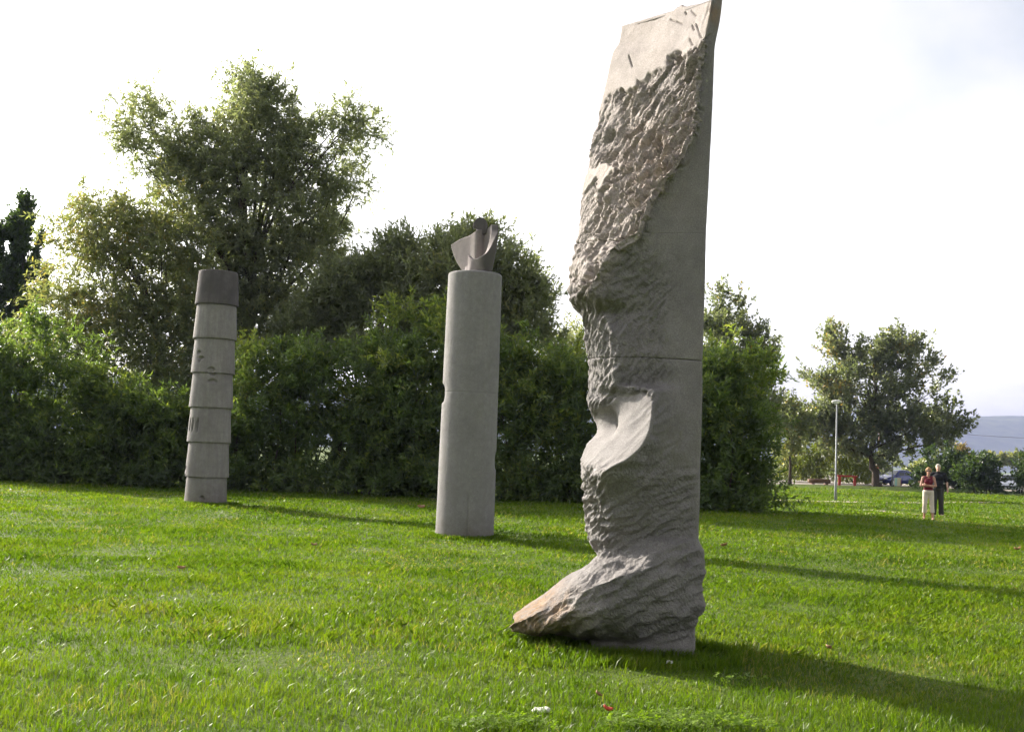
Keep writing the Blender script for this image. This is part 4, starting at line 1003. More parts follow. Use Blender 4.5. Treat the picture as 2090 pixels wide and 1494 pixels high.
def make_grass():
    rg = np.random.default_rng(77)
    VS, FS, TS = [], [], []; base = 0
    def tint_at(x, y, extra=0.0):
        q = np.stack([x * 0.35, y * 0.35, 0 * x], -1); q2 = np.stack([x * 1.7, y * 1.7, 0 * x + 4], -1)
        t = 0.47 + 0.34 * fbm(q, 3, 401) + 0.30 * fbm(q2, 2, 402) + rg.normal(0, 0.13, len(x)) + extra
        dry = sstep(fbm(np.stack([x * 0.8, y * 0.8, 0 * x + 9], -1), 3, 403), 0.18, 0.45) * (rg.random(len(x)) < 0.22) + (rg.random(len(x)) < 0.018)
        return np.clip(np.where(dry > 0.4, rg.uniform(0.88, 1.0, len(x)), np.minimum(t, 0.86)), 0, 1)
    def put(V, k, T):
        nonlocal base
        n = k[1]
        if k[0] == 'tri5':
            i = np.arange(n)[:, None] * 5 + base
            f = np.concatenate([np.concatenate([i, i + 1, i + 2], 1), np.concatenate([i, i + 2, i + 4], 1), np.concatenate([i + 4, i + 2, i + 3], 1)])
        else:
            i = np.arange(n)[:, None] * 4 + base
            f = np.concatenate([np.concatenate([i, i + 1, i + 2], 1), np.concatenate([i, i + 2, i + 3], 1)])
        VS.append(V); FS.append(f); TS.append(T); base += len(V)
    def hgt(x, y, lo, hi):
        q = fbm(np.stack([x * 0.9, y * 0.9, 0 * x], -1), 3, 410)
        return (lo + (hi - lo) * rg.random(len(x))) * (1.0 + 0.9 * q)
    def spread(y0, y1, n):
        y = y0 * (y1 / y0) ** rg.random(n); x = rg.uniform(-1, 1, n) * (0.49 * y + 1.3); return x, y
    x, y = spread(5.3, 44.0, 310000); h_ = hgt(x, y, .026, .062) * (1 + .012 * y); w_ = rg.uniform(.0006, .0011, len(x)) * y; t_ = tint_at(x, y)
    near = rg.random(len(x)) > (y - 8.0) / 8.0
    for sel, kd, k_ in ((near, 5, 1.0), (~near, 4, 1.3)):
        put(*blades(x[sel], y[sel], h_[sel], w_[sel] * k_, rg, .8, kd, t_[sel]))
    y = rg.uniform(44, 80, 34000); x = rg.uniform(4, 0.49 * y + 2)
    put(*blades(x, y, hgt(x, y, .07, .14), rg.uniform(.03, .05, len(x)), rg, .7, 4, tint_at(x, y)))
    n = 1500; fx = rg.uniform(float(at(1180, 1330, STELE_Y)[0]), float(at(1436, 1330, STELE_Y)[0]), n); fy = STELE_Y - .03 - rg.exponential(.06, n)
    put(*blades(fx, fy, rg.uniform(.03, .11, n), rg.uniform(.004, .008, n), rg, .5, 5, tint_at(fx, fy)))
    # longer uncut fringe round the stones
    for (cx, cy, r, n, hi) in ((float(at(1320, 1330, STELE_Y)[0]), STELE_Y + 0.10, .72, 2600, .12), (float(at(1150, 1300, STELE_Y)[0]), STELE_Y - .12, .55, 900, .11), (float(col2_base[0]), COL2_Y, .59, 3000, .11), (float(ground(419, 1031)[0]), float(ground(419, 1031)[1]) + .5, .59, 2600, .12)):
        a = rg.uniform(0, 2 * math.pi, n); rr = r + rg.exponential(.09, n)
        xx = cx + np.cos(a) * rr; yy = cy + np.sin(a) * rr * (.8 if cy < 12 else 1)
        put(*blades(xx, yy, rg.uniform(.035, hi, n), rg.uniform(.006, .011, n) * (1.0 if cy < 12 else 2.0), rg, .6, 5, tint_at(xx, yy)))
    # scattered taller tufts
    cx, cy = field(5.6, 14, 1.3, rg)
    for k in range(len(cx)):
        n = 38; xx = cx[k] + rg.normal(0, .05, n); yy = cy[k] + rg.normal(0, .05, n)
        put(*blades(xx, yy, rg.uniform(.06, .12, n), rg.uniform(.004, .008, n), rg, .8, 5, np.clip(tint_at(xx, yy, rg.normal(0, .12)), 0, .86)))
    V = np.concatenate(VS); Fc = np.concatenate(FS); T = np.concatenate(TS)
    o = np_mesh('grass', V, Fc, MAT['blade'], attrs={'tint': T})
    tag(o, 'sunlit uncut green grass blades covering the park lawn', 'grass', kind='stuff')
make_grass()
MAT['clover'] = leaf_mat('clover_leaf', [(0.0, (0.11, 0.19, 0.016)), (1.0, (0.20, 0.29, 0.03))], 0.5, 0.5, (1.3, 1.4, .4))
def make_clover():
    rg = np.random.default_rng(91)
    n = 7000
    px = rg.uniform(800, 1800, n); py = 1510 - 110 * rg.random(n)
    keep = fbm(np.stack([px * .006, py * .02, 0 * px], -1), 3, 500) > 0.02 + (np.abs(px - 1300) / 700) ** 2 + 0.3 * (1510 - py) / 110
    c = ground(px[keep], py[keep]); c[:, 2] = lawn_height(c[:, 0], c[:, 1]) + rg.uniform(.045, .085, len(c))
    m = len(c); a0 = rg.uniform(0, 6.28, m); r = rg.uniform(.010, .017, m)
    tilt = rg.normal(0, .35, (m, 2)); VS = []
    for k in range(3):
        a = a0 + k * 2.094
        d = np.stack([np.cos(a), np.sin(a)], -1); e = np.stack([-np.sin(a), np.cos(a)], -1)
        def P(u, w):
            xy = d * u + e * w
            return np.column_stack([c[:, :2] + xy, c[:, 2] + (xy * tilt).sum(1)])
        VS.append(np.stack([P(0 * r[:, None], 0), P(r[:, None], -.62 * r[:, None]), P(1.55 * r[:, None], 0 * r[:, None]), P(r[:, None], .62 * r[:, None])], 1))
    V = np.concatenate(VS).reshape(-1, 3); nq = len(V) // 4
    T = np.repeat(np.tile(np.clip(rg.normal(.5, .25, m), 0, 1), 3), 4)
    tag(np_mesh('clover', V, np.arange(nq * 4).reshape(nq, 4), MAT['clover'], attrs={'tint': T}), 'low clover patch growing in the grass below the stele foot', 'clover', kind='stuff')
make_clover()

# ================================================================== SMALL THINGS IN THE GRASS
def make_small():
    rg = np.random.default_rng(5)
    def slab(px, py, sx, sy, h, seed, mat, label, name, cat):
        c = ground(px, py); z = float(lawn_height(c[0], c[1])); bm = bmesh.new()
        bmesh.ops.create_icosphere(bm, subdivisions=3, radius=1.0)
        P = np.array([v.co[:] for v in bm.verts]); nn = fbm(P * 1.6, 3, seed)
        for v, k in zip(bm.verts, nn):
            v.co = Vector((v.co.x * sx * (1 + .28 * k), v.co.y * sy * (1 + .28 * k), max(-.4, min(.55, v.co.z)) * h * (1 + .3 * k)))
        o = bm_obj(name, bm, mat, None, True); o.location = (c[0], c[1], z + .018); o.rotation_euler = (0.06, -.04, .3)
        tag(o, label, cat)
    white = plain('bleached_stone', (0.62, 0.60, 0.57), .8, 0, .12, 20)
    slab(1105, 1461, .062, .04, .022, 1, white, 'flat whitish stone lying in the grass below the stele foot', 'flat_stone', 'stone')
    slab(1366, 1362, .028, .02, .022, 2, white, 'tiny white pebble in the grass at the base of the stele', 'pebble', 'stone')
    def leaf_obj(px, py, size, mat, label, name, cat, group=None, lift=.05):
        c = ground(px, py); z = float(lawn_height(c[0], c[1])) + lift
        n, m = 9, 7; V = []; 
        for i in range(n):
            t = i / (n - 1); w = math.sin(math.pi * min(1, t * 1.02)) ** .8 * .42 * (1 + .18 * math.sin(t * 22))
            for j in range(m):
                u = (j / (m - 1) - .5) * 2
                V.append(((t - .5) * size, u * w * size, size * (.22 * u * u + .18 * (t - .5) ** 2 * 4 + .05 * math.sin(5 * u + 7 * t))))
        f = [(i * m + j, (i + 1) * m + j, (i + 1) * m + j + 1, i * m + j + 1) for i in range(n - 1) for j in range(m - 1)]
        o = np_mesh(name, V, f, mat, None, True); o.location = (c[0], c[1], z); o.rotation_euler = (rg.normal(0, .3), rg.normal(0, .3), rg.uniform(0, 6.28))
        md = o.modifiers.new('thick', 'SOLIDIFY'); md.thickness = 0.002
        tag(o, label, cat, group)
    red = plain('red_leaf', (0.42, 0.055, 0.02), .6, 0, .25, 40)
    brown = plain('dry_leaf', (0.24, 0.13, 0.06), .7, 0, .3, 40)
    leaf_obj(1238, 1480, .06, red, 'bright red fallen leaf in the clover at the bottom edge', 'red_leaf', 'leaf', None, .075)
    for (px, py, sz, lb) in ((1478, 1122, .14, 'dry brown leaf on the grass beside the shin of the stele'), (2078, 1128, .16, 'dry brown leaf on the grass at the picture edge below the couple'),
            (1690, 1340, .07, 'small brown leaf lying in the shadow band of the stele'), (1220, 1445, .05, 'tiny brown leaf close to the bright red leaf'),
            (860, 1040, .2, 'brown leaf near the thicket foot just before the smooth column'), (640, 1118, .1, 'brown leaf on open lawn midway between the two round columns'),
            (370, 1171, .1, 'brown leaf on open lawn below the stacked-drum column')):
        leaf_obj(px, py, sz, brown, lb, 'fallen_leaf', 'leaf', 'dry leaves scattered on the lawn', .07)
make_small()

# ================================================================== STREET FURNITURE
MAT['galv'] = plain('galvanised_steel', (0.24, 0.255, 0.265), .6, .2, .12, 8)
MAT['lampwhite'] = plain('lamp_white', (0.72, 0.72, 0.70), .45, 0, .05, 4)
MAT['red'] = plain('red_paint', (0.36, 0.03, 0.025), .5, 0, .15, 8)
MAT['cream'] = plain('cream_paint', (0.72, 0.66, 0.46), .5, 0, .06, 6)
MAT['turq'] = plain('pale_turquoise_paint', (0.42, 0.66, 0.60), .5, 0, .06, 6)
MAT['wood'] = plain('old_wood', (0.14, 0.085, 0.05), .85, 0, .3, 12)
def make_lamp():
    b = ground(1705, 1023); Y = b[1]; H = float(at(1706, 818, Y)[2])
    root = empty('lamp_post', tuple(b)); tag(root, 'slim grey lamp post with flat white lantern beside the sandy path', 'lamp post')
    bm = bmesh.new(); add_tube(bm, [(0, 0, -.1), (0, 0, .9), (0, 0, .95), (0, 0, H - .12)], [.062, .058, .042, .034], 16); bm_obj('pole', bm, MAT['galv'], root, True)
    bm = bmesh.new(); add_tube(bm, [(0, 0, 0), (0, 0, .05)], [.14, .13], 16); bm_obj('base_flange', bm, MAT['galv'], root)
    bm = bmesh.new(); add_box(bm, (.045, 0, 1.1), (.012, .09, .34), None, .004); bm_obj('access_hatch', bm, MAT['galv'], root)
    bm = bmesh.new()
    prof = [(-.30, .0, .03), (-.25, .02, .08), (-.08, .035, .115), (.09, .035, .115), (.18, .02, .08), (.21, .0, .04)]
    rings = []
    for (x, z, w) in prof:
        rings.append([bm.verts.new((x, w * math.cos(a), z + w * .62 * math.sin(a))) for a in np.linspace(0, 2 * math.pi, 14, endpoint=False)])
    for i in range(len(rings) - 1):
        for k in range(14): bm.faces.new((rings[i][k], rings[i][(k + 1) % 14], rings[i + 1][(k + 1) % 14], rings[i + 1][k]))
    bm.faces.new(rings[0][::-1]); bm.faces.new(rings[-1])
    hd = bm_obj('lamp_head', bm, MAT['lampwhite'], root, True); hd.location = (.02, 0, H - .06)
    bm = bmesh.new(); add_ball(bm, (-.07, 0, H - .10), (.18, .085, .045), 14)
    m, nt, p = new_mat('lamp_glass'); p.inputs['Base Color'].default_value = (.75, .76, .75, 1); p.inputs['Roughness'].default_value = .15
    bm_obj('lamp_glass', bm, m, root, True)
    root.rotation_euler = (0, 0, R(18))
make_lamp()
def make_barrier():
    c = ground(1728, 991); root = empty('red_barrier', tuple(c), R(-12)); tag(root, 'low red wooden barrier frame standing before the parked cars', 'barrier')
    for (x, y) in ((-.62, 0), (.62, 0), (-.50, .7), (.74, .7)):
        bm = bmesh.new(); add_box(bm, (x, y, .36), (.15, .15, .84), None, .01); bm_obj('post', bm, MAT['red'], root)
    for y in (0, .7):
        bm = bmesh.new(); add_box(bm, (.06, y, .80), (1.62, .17, .13), None, .01); bm_obj('rail', bm, MAT['red'], root)
    for x in (-.62, .62):
        bm = bmesh.new(); add_box(bm, (x + .06, .35, .72), (.10, .56, .12), None, .01); bm_obj('cross_rail', bm, MAT['red'], root)
make_barrier()
def make_log():
    c = ground(1672, 989); root = empty('log_seat', tuple(c), R(10)); tag(root, 'low dark log seat on the ground between lamp post and red barrier', 'log')
    bm = bmesh.new(); add_tube(bm, [(-.95, 0, .30), (-.4, .02, .32), (.3, -.02, .33), (.95, 0, .30)], [.17, .19, .18, .16], 12); bm_obj('trunk', bm, MAT['wood'], root, True)
    for x in (-.6, .6):
        bm = bmesh.new(); add_box(bm, (x, 0, .07), (.2, .5, .2), None, .015); bm_obj('block', bm, MAT['wood'], root)
make_log()
def post(px, py, top, rad, name, label, cat, bands=None, Y=None):
    b = ground(px, py) if Y is None else np.array([at(px, py, Y)[0], Y, 0]); H = float(at(px, top, b[1])[2])
    root = empty(name, tuple(b)); tag(root, label, cat)
    if bands:
        k = len(bands)
        for i, mn in enumerate(bands):
            bm = bmesh.new(); add_tube(bm, [(0, 0, H * i / k - (.1 if i == 0 else 0)), (0, 0, H * (i + 1) / k)], rad, 12); bm_obj('band', bm, MAT[mn], root, False)
    else:
        bm = bmesh.new(); add_tube(bm, [(0, 0, -.1), (0, 0, H)], [rad, rad * .9], 12); bm_obj('shaft', bm, MAT['galv'], root, True)
    bm = bmesh.new(); add_ball(bm, (0, 0, H), (rad * 1.15, rad * 1.15, rad * .7), 10); bm_obj('cap', bm, MAT['galv'] if not bands else MAT[bands[-1]], root, True)
    return root, H
MAT['whitepaint'] = MAT['lampwhite']
r_, h_ = post(1821, 993, 938, .055, 'sign_post', 'bare grey post in front of the blue hatchback', 'post')
post(1790, 990, 934, .13, 'striped_post', 'red and white banded post behind the poplar trunk', 'post', ['galv', 'lampwhite', 'red', 'lampwhite', 'red', 'lampwhite', 'red'], Y=118.0)
post(1803, 990, 938, .06, 'fence_post', 'thin grey post between poplar trunk and blue hatchback roof', 'post', None, Y=120.0)
def make_board():
    c = ground(1832, 993.5); root = empty('display_board', tuple(c), R(8)); tag(root, 'small cream and turquoise board with red edge beside the grey post', 'board')
    bm = bmesh.new(); add_box(bm, (0, 0, .42), (.62, .04, .72), None, .008); bm_obj('panel', bm, MAT['cream'], root)
    bm = bmesh.new(); add_box(bm, (-.17, -.024, .42), (.22, .012, .66), None, .003); bm_obj('turquoise_panel', bm, MAT['turq'], root)
    bm = bmesh.new(); add_box(bm, (.285, -.024, .38), (.05, .012, .56), None, .003); bm_obj('red_edge', bm, MAT['red'], root)
    for x in (-.26, .26):
        bm = bmesh.new(); add_box(bm, (x, .06, .3), (.04, .04, .8), Matrix.Rotation(R(-10), 3, 'X'), .004); bm_obj('leg', bm, MAT['galv'], root)
make_board()
def make_wire():
    a = at(1795, 866, 160.0); b = at(2180, 896, 160.0)
    for (p, nm) in ((a, 'weathered wooden cable pole hidden in the wide silvery poplar'), (b, 'weathered wooden cable pole past the picture edge')):
        root = empty('cable_pole', (p[0], p[1], 0)); tag(root, nm, 'pole')
        bm = bmesh.new(); add_tube(bm, [(0, 0, -.2), (0, 0, p[2] + .3)], [.15, .10], 10); bm_obj('shaft', bm, MAT['wood'], root, True)
        bm = bmesh.new(); add_box(bm, (0, -.12, p[2] - .06), (1.2, .1, .1), None, .01); bm_obj('crossarm', bm, MAT['wood'], root)
    pts = []
    for t in np.linspace(0, 1, 40):
        p = a * (1 - t) + b * t; p[2] -= 0.9 * 4 * t * (1 - t) * .5; pts.append(p - a)
    bm = bmesh.new(); add_tube(bm, pts, .022, 5)
    o = bm_obj('overhead_cable', bm, plain('cable_black', (.03, .03, .03), .6), None); o.location = a; tag(o, 'thin overhead cable crossing in front of the distant hill', 'cable')
make_wire()

# ================================================================== CARS
m_, nt_, p_ = new_mat('car_glass'); p_.inputs['Base Color'].default_value = (.03, .04, .05, 1); p_.inputs['Roughness'].default_value = .06; p_.inputs['Specular IOR Level'].default_value = .8
MAT['carglass'] = m_
MAT['tyre'] = plain('tyre_rubber', (.02, .02, .02), .85, 0, .2, 20)
MAT['rim'] = plain('alloy_rim', (.45, .46, .47), .35, .8, .1, 10)
MAT['trim'] = plain('black_trim', (.025, .025, .027), .6, 0, .2, 10)
def headlamp_mat():
    m, nt, p = new_mat('headlamp_glass'); p.inputs['Base Color'].default_value = (.7, .72, .74, 1); p.inputs['Roughness'].default_value = .1; return m
MAT['headlamp'] = headlamp_mat()
def paint(name, col):
    m = plain(name, col, .28, .25, .06, 3); m.node_tree.nodes['Principled BSDF'].inputs['Coat Weight'].default_value = .8; return m
def make_car(label, px, py, Y, rz, mat, kind='hatch'):
    """nose towards local -x"""
    c = at(px, py, Y); root = empty('parked_car', (c[0], Y, 0.02), rz); tag(root, label, 'car')
    # station: x, half width, sill z, belt z, top z, half width at top
    S = [(-1.92, .52, .38, .58, .60, .50), (-1.80, .70, .30, .68, .71, .64), (-1.45, .80, .24, .78, .83, .72), (-1.05, .82, .24, .86, .93, .74), (-.80, .83, .24, .90, .98, .74), (-.45, .83, .24, .92, 1.20, .66), (-.10, .83, .24, .93, 1.40, .60),
         (.30, .83, .24, .94, 1.46, .60), (.80, .83, .24, .95, 1.45, .60), (1.20, .83, .24, .96, 1.38, .59), (1.52, .81, .26, .97, 1.20, .60), (1.74, .77, .30, .94, 1.02, .66), (1.86, .68, .38, .80, .84, .60)]
    S = np.array(S)
    def sect(r, e=0.0):
        x, w, s0, bz, tz, tw = r
        pts = [(w * .93, s0), (w, s0 + .14), (w * 1.01, (s0 + bz) / 2), (w * .985, bz), (tw + (w - tw) * .25, bz + (tz - bz) * .72), (tw * .93, tz - .02), (tw * .5, tz + .012), (0, tz + .02)]
        pts = [(y + e, z + e) for y, z in pts]
        full = [(x, -y, z) for y, z in pts] + [(x, y, z) for y, z in pts[::-1][1:]]
        return full
    t = np.linspace(0, len(S) - 1, 49); SS = pchip_rows(np.arange(len(S), dtype=float), S, t)
    bm = bmesh.new(); rings = [[bm.verts.new(p) for p in sect(r)] for r in SS]; n = len(rings[0])
    for i in range(len(rings) - 1):
        for k in range(n - 1): bm.faces.new((rings[i][k], rings[i + 1][k], rings[i + 1][k + 1], rings[i][k + 1]))
        bm.faces.new((rings[i][n - 1], rings[i + 1][n - 1], rings[i + 1][0], rings[i][0]))
    bm.faces.new(rings[0]); bm.faces.new(rings[-1][::-1]); bm_obj('body', bm, mat, root, True)
    def row(x): return pchip_rows(np.arange(len(S), dtype=float), S, np.interp([x], S[:, 0], np.arange(len(S))))[0]
    def side_panel(name, xs, side, lo, hi, m, e=.008, par=None):
        bm = bmesh.new(); A = []
        for x, l, h in xs:
            x_, w, s0, bz, tz, tw = row(x)
            def P(f):
                y = w * .985 + (tw + (w - tw) * .25 - w * .985) * min(1, f / .72) if f <= .72 else None
                if f > .72: y = (tw + (w - tw) * .25) + (tw * .93 - (tw + (w - tw) * .25)) * (f - .72) / .28
                return (x, side * (y + e), bz + (tz - bz) * f)
            A.append([bm.verts.new(P(l + (h - l) * q)) for q in (0, .5, 1)])
        for i in range(len(A) - 1):
            for q in range(2): bm.faces.new((A[i][q], A[i + 1][q], A[i + 1][q + 1], A[i][q + 1]))
        return bm_obj(name, bm, m, par or root, True)
    for sd in (-1, 1):
        side_panel('side_window', [(-.52, .12, .30), (-.30, .08, .72), (.0, .06, .86), (.26, .06, .88)], sd, 0, 1, MAT['carglass'])
        side_panel('side_window', [(.34, .06, .88), (.70, .06, .88), (1.05, .10, .84)], sd, 0, 1, MAT['carglass'])
        side_panel('side_window', [(1.12, .16, .80), (1.35, .30, .62)], sd, 0, 1, MAT['carglass'])
        bm = bmesh.new(); add_box(bm, (-.62, sd * .93, .98), (.10, .17, .12), None, .02); bm_obj('mirror', bm, mat, root)
        bm = bmesh.new(); add_ball(bm, (-1.76, sd * .56, .64), (.16, .17, .085), 12, Matrix.Rotation(sd * R(-22), 3, 'Z')); bm_obj('headlight', bm, MAT['headlamp'], root, True)
        bm = bmesh.new(); add_ball(bm, (1.80, sd * .60, .82), (.07, .10, .15), 10); bm_obj('tail_light', bm, MAT['red'], root, True)
    def cross_panel(name, x0, x1, m, w0, w1):
        bm = bmesh.new(); A = []
        for k in range(5):
            x = x0 + (x1 - x0) * k / 4; r = row(x); wf = w0 + (w1 - w0) * k / 4
            A.append([bm.verts.new((x - (.012 if x < 0 else -.012), y * r[5] * wf, r[4] + .028 - .02 * abs(y) ** 3)) for y in np.linspace(-.92, .92, 7)])
        for i in range(4):
            for q in range(6): bm.faces.new((A[i][q], A[i + 1][q], A[i + 1][q + 1], A[i][q + 1]))
        return bm_obj(name, bm, m, root, True)
    cross_panel('windscreen', -.78, -.16, MAT['carglass'], 1.02, .94); cross_panel('rear_window', 1.28, 1.62, MAT['carglass'], .94, .94)
    for (x, sd) in ((-1.22, -1), (-1.22, 1), (1.25, -1), (1.25, 1)):
        w = empty('wheel', (0, 0, 0)); w.parent = root; w.location = (x, sd * .74, .29)
        bm = bmesh.new(); add_tube(bm, [(0, -.10, 0), (0, -.085, 0), (0, .085, 0), (0, .10, 0)], [.27, .30, .30, .27], 22); bm_obj('tyre', bm, MAT['tyre'], w, False)
        bm = bmesh.new(); add_tube(bm, [(0, -.112, 0), (0, .112, 0)], [.19, .19], 16)
        bm_obj('rim', bm, MAT['rim'], w, False)
    bm = bmesh.new(); add_box(bm, (-1.885, 0, .50), (.08, 1.0, .13), None, .015); bm_obj('front_grille', bm, MAT['trim'], root)
    bm = bmesh.new(); add_box(bm, (-1.92, 0, .36), (.03, .52, .11), None, .004); bm_obj('number_plate', bm, MAT['lampwhite'], root)
    return root
make_car('blue hatchback parked behind the grey post, roof lit by the sun', 1828, 992, 103.0, R(28), paint('blue_car_paint', (.022, .035, .17)))
make_car('grey-blue car half behind the poplar trunk, nose toward the red barrier', 1775, 990, 108.0, R(30), paint('greyblue_car_paint', (.16, .20, .27)))
make_car('white car half hidden between the two dark bushes', 2062, 998, 92.0, R(62), paint('white_car_paint', (.62, .64, .70)))
make_car('silver car glimpsed low under the bush near the couple', 1962, 996, 100.0, R(20), paint('silver_car_paint', (.42, .43, .45)))

# ================================================================== PEOPLE
def capsule(bm, a, b, r0, r1, seg=14):
    a = Vector(a); b = Vector(b)
    add_tube(bm, [a, (a + b) / 2, b], [r0, (r0 + r1) / 2, r1], seg); add_ball(bm, a, r0, seg); add_ball(bm, b, r1, seg)
def hand(bm, w, d, n):
    """palm and five fingers; w wrist, d pointing down the hand, n palm normal"""
    w = Vector(w); d = Vector(d).normalized(); n = Vector(n).normalized(); s = d.cross(n).normalized()
    capsule(bm, w, w + d * .045, .026, .030, 10); capsule(bm, w + d * .04 - s * .018, w + d * .075 - s * .018, .020, .017, 10); capsule(bm, w + d * .04 + s * .018, w + d * .075 + s * .018, .020, .017, 10)
    for k, (o, l) in enumerate(((-.031, .060), (-.011, .074), (.010, .070), (.030, .054))):
        a = w + d * .08 + s * o; b = a + d * l * .55 + n * .012; c = b + d * l * .42 + n * .030
        capsule(bm, a, b, .0105, .0095, 8); capsule(bm, b, c, .0095, .008, 8)
    a = w + d * .03 - s * .028; b = a + d * .035 - s * .026 + n * .008; capsule(bm, a, b, .013, .011, 8); capsule(bm, b, b + d * .03 - s * .008 + n * .012, .011, .009, 8)
MAT['skin'] = plain('skin', (.46, .25, .17), .55, 0, .08, 30)
MAT['skin_pale'] = plain('fair_skin', (.52, .32, .24), .55, 0, .08, 30)
MAT['burgundy'] = plain('burgundy_knit', (.13, .010, .022), .85, 0, .2, 40)
MAT['cream_cloth'] = plain('cream_trousers', (.62, .54, .44), .9, 0, .08, 30)
MAT['black_cloth'] = plain('black_polo', (.012, .013, .018), .85, 0, .25, 40)
MAT['grey_cloth'] = plain('dark_grey_trousers', (.045, .042, .042), .9, 0, .2, 40)
MAT['blond'] = plain('blond_hair', (.36, .22, .09), .6, 0, .3, 60)
MAT['whitehair'] = plain('white_hair', (.52, .48, .42), .6, 0, .2, 60)
MAT['shoe'] = plain('beige_shoe', (.42, .33, .22), .7, 0, .15, 30)
MAT['sole'] = plain('shoe_sole', (.10, .07, .05), .8)
MAT['lip'] = plain('lips', (.36, .11, .10), .5)
MAT['eye'] = plain('eye_white', (.7, .69, .66), .3)
def head(root, bm, c, tilt, skin, hairm, sc=1.0, glasses=False, long_hair=False):
    """adds skull to the body mesh and returns builders for features"""
    c = Vector(c)
    add_ball(bm, c + Vector((0, .012, .03)) * sc, (.074 * sc, .092 * sc, .088 * sc), 18)
    add_ball(bm, c + Vector((0, -.028, -.045)) * sc, (.056 * sc, .060 * sc, .070 * sc), 16)
    capsule(bm, c + Vector((0, -.088, .012)) * sc, c + Vector((0, -.108, -.022)) * sc, .009 * sc, .014 * sc, 8)
    add_ball(bm, c + Vector((0, -.078, -.092)) * sc, (.026 * sc, .018 * sc, .018 * sc), 10)
    for s in (-1, 1): add_ball(bm, c + Vector((s * .078, .008, -.005)) * sc, (.011 * sc, .024 * sc, .034 * sc), 10)
    hb = bmesh.new()
    add_ball(hb, c + Vector((0, .022, .044)) * sc, (.083 * sc, .094 * sc, .090 * sc), 18)
    add_ball(hb, c + Vector((0, .052, -.01)) * sc, (.074 * sc, .060 * sc, .085 * sc), 16)
    add_ball(hb, c + Vector((0, -.045, .088)) * sc, (.060 * sc, .034 * sc, .030 * sc), 14)
    if long_hair:
        for s in (-1, 1): add_ball(hb, c + Vector((s * .074, .0, .02)) * sc, (.026 * sc, .045 * sc, .062 * sc), 12)
    mesh_obj('hair', remeshed(hb, .010, 3), hairm, root)
    for s in (-1, 1):
        eb = bmesh.new(); add_ball(eb, c + Vector((s * .030, -.080, .008)) * sc, (.014 * sc, .009 * sc, .008 * sc), 8); e = bm_obj('eye', eb, MAT['eye'], root, True)
        pb = bmesh.new(); add_ball(pb, c + Vector((s * .030, -.0885, .008)) * sc, (.006 * sc, .003 * sc, .006 * sc), 8); bm_obj('iris', pb, MAT['trim'], e, True)
    lb = bmesh.new(); add_ball(lb, c + Vector((0, -.083, -.060)) * sc, (.024 * sc, .010 * sc, .008 * sc), 10); bm_obj('mouth', lb, MAT['lip'], root, True)
    if glasses:
        gb = bmesh.new()
        for s in (-1, 1): add_ball(gb, c + Vector((s * .034, -.098, .010)) * sc, (.030, .007, .021), 12)
        add_tube(gb, [c + Vector((-.02, -.10, .016)), c + Vector((.02, -.10, .016))], .004, 6)
        for s in (-1, 1): add_tube(gb, [c + Vector((s * .062, -.094, .014)), c + Vector((s * .082, .0, .012))], .0035, 6)
        bm_obj('sunglasses', gb, MAT['trim'], root, True)
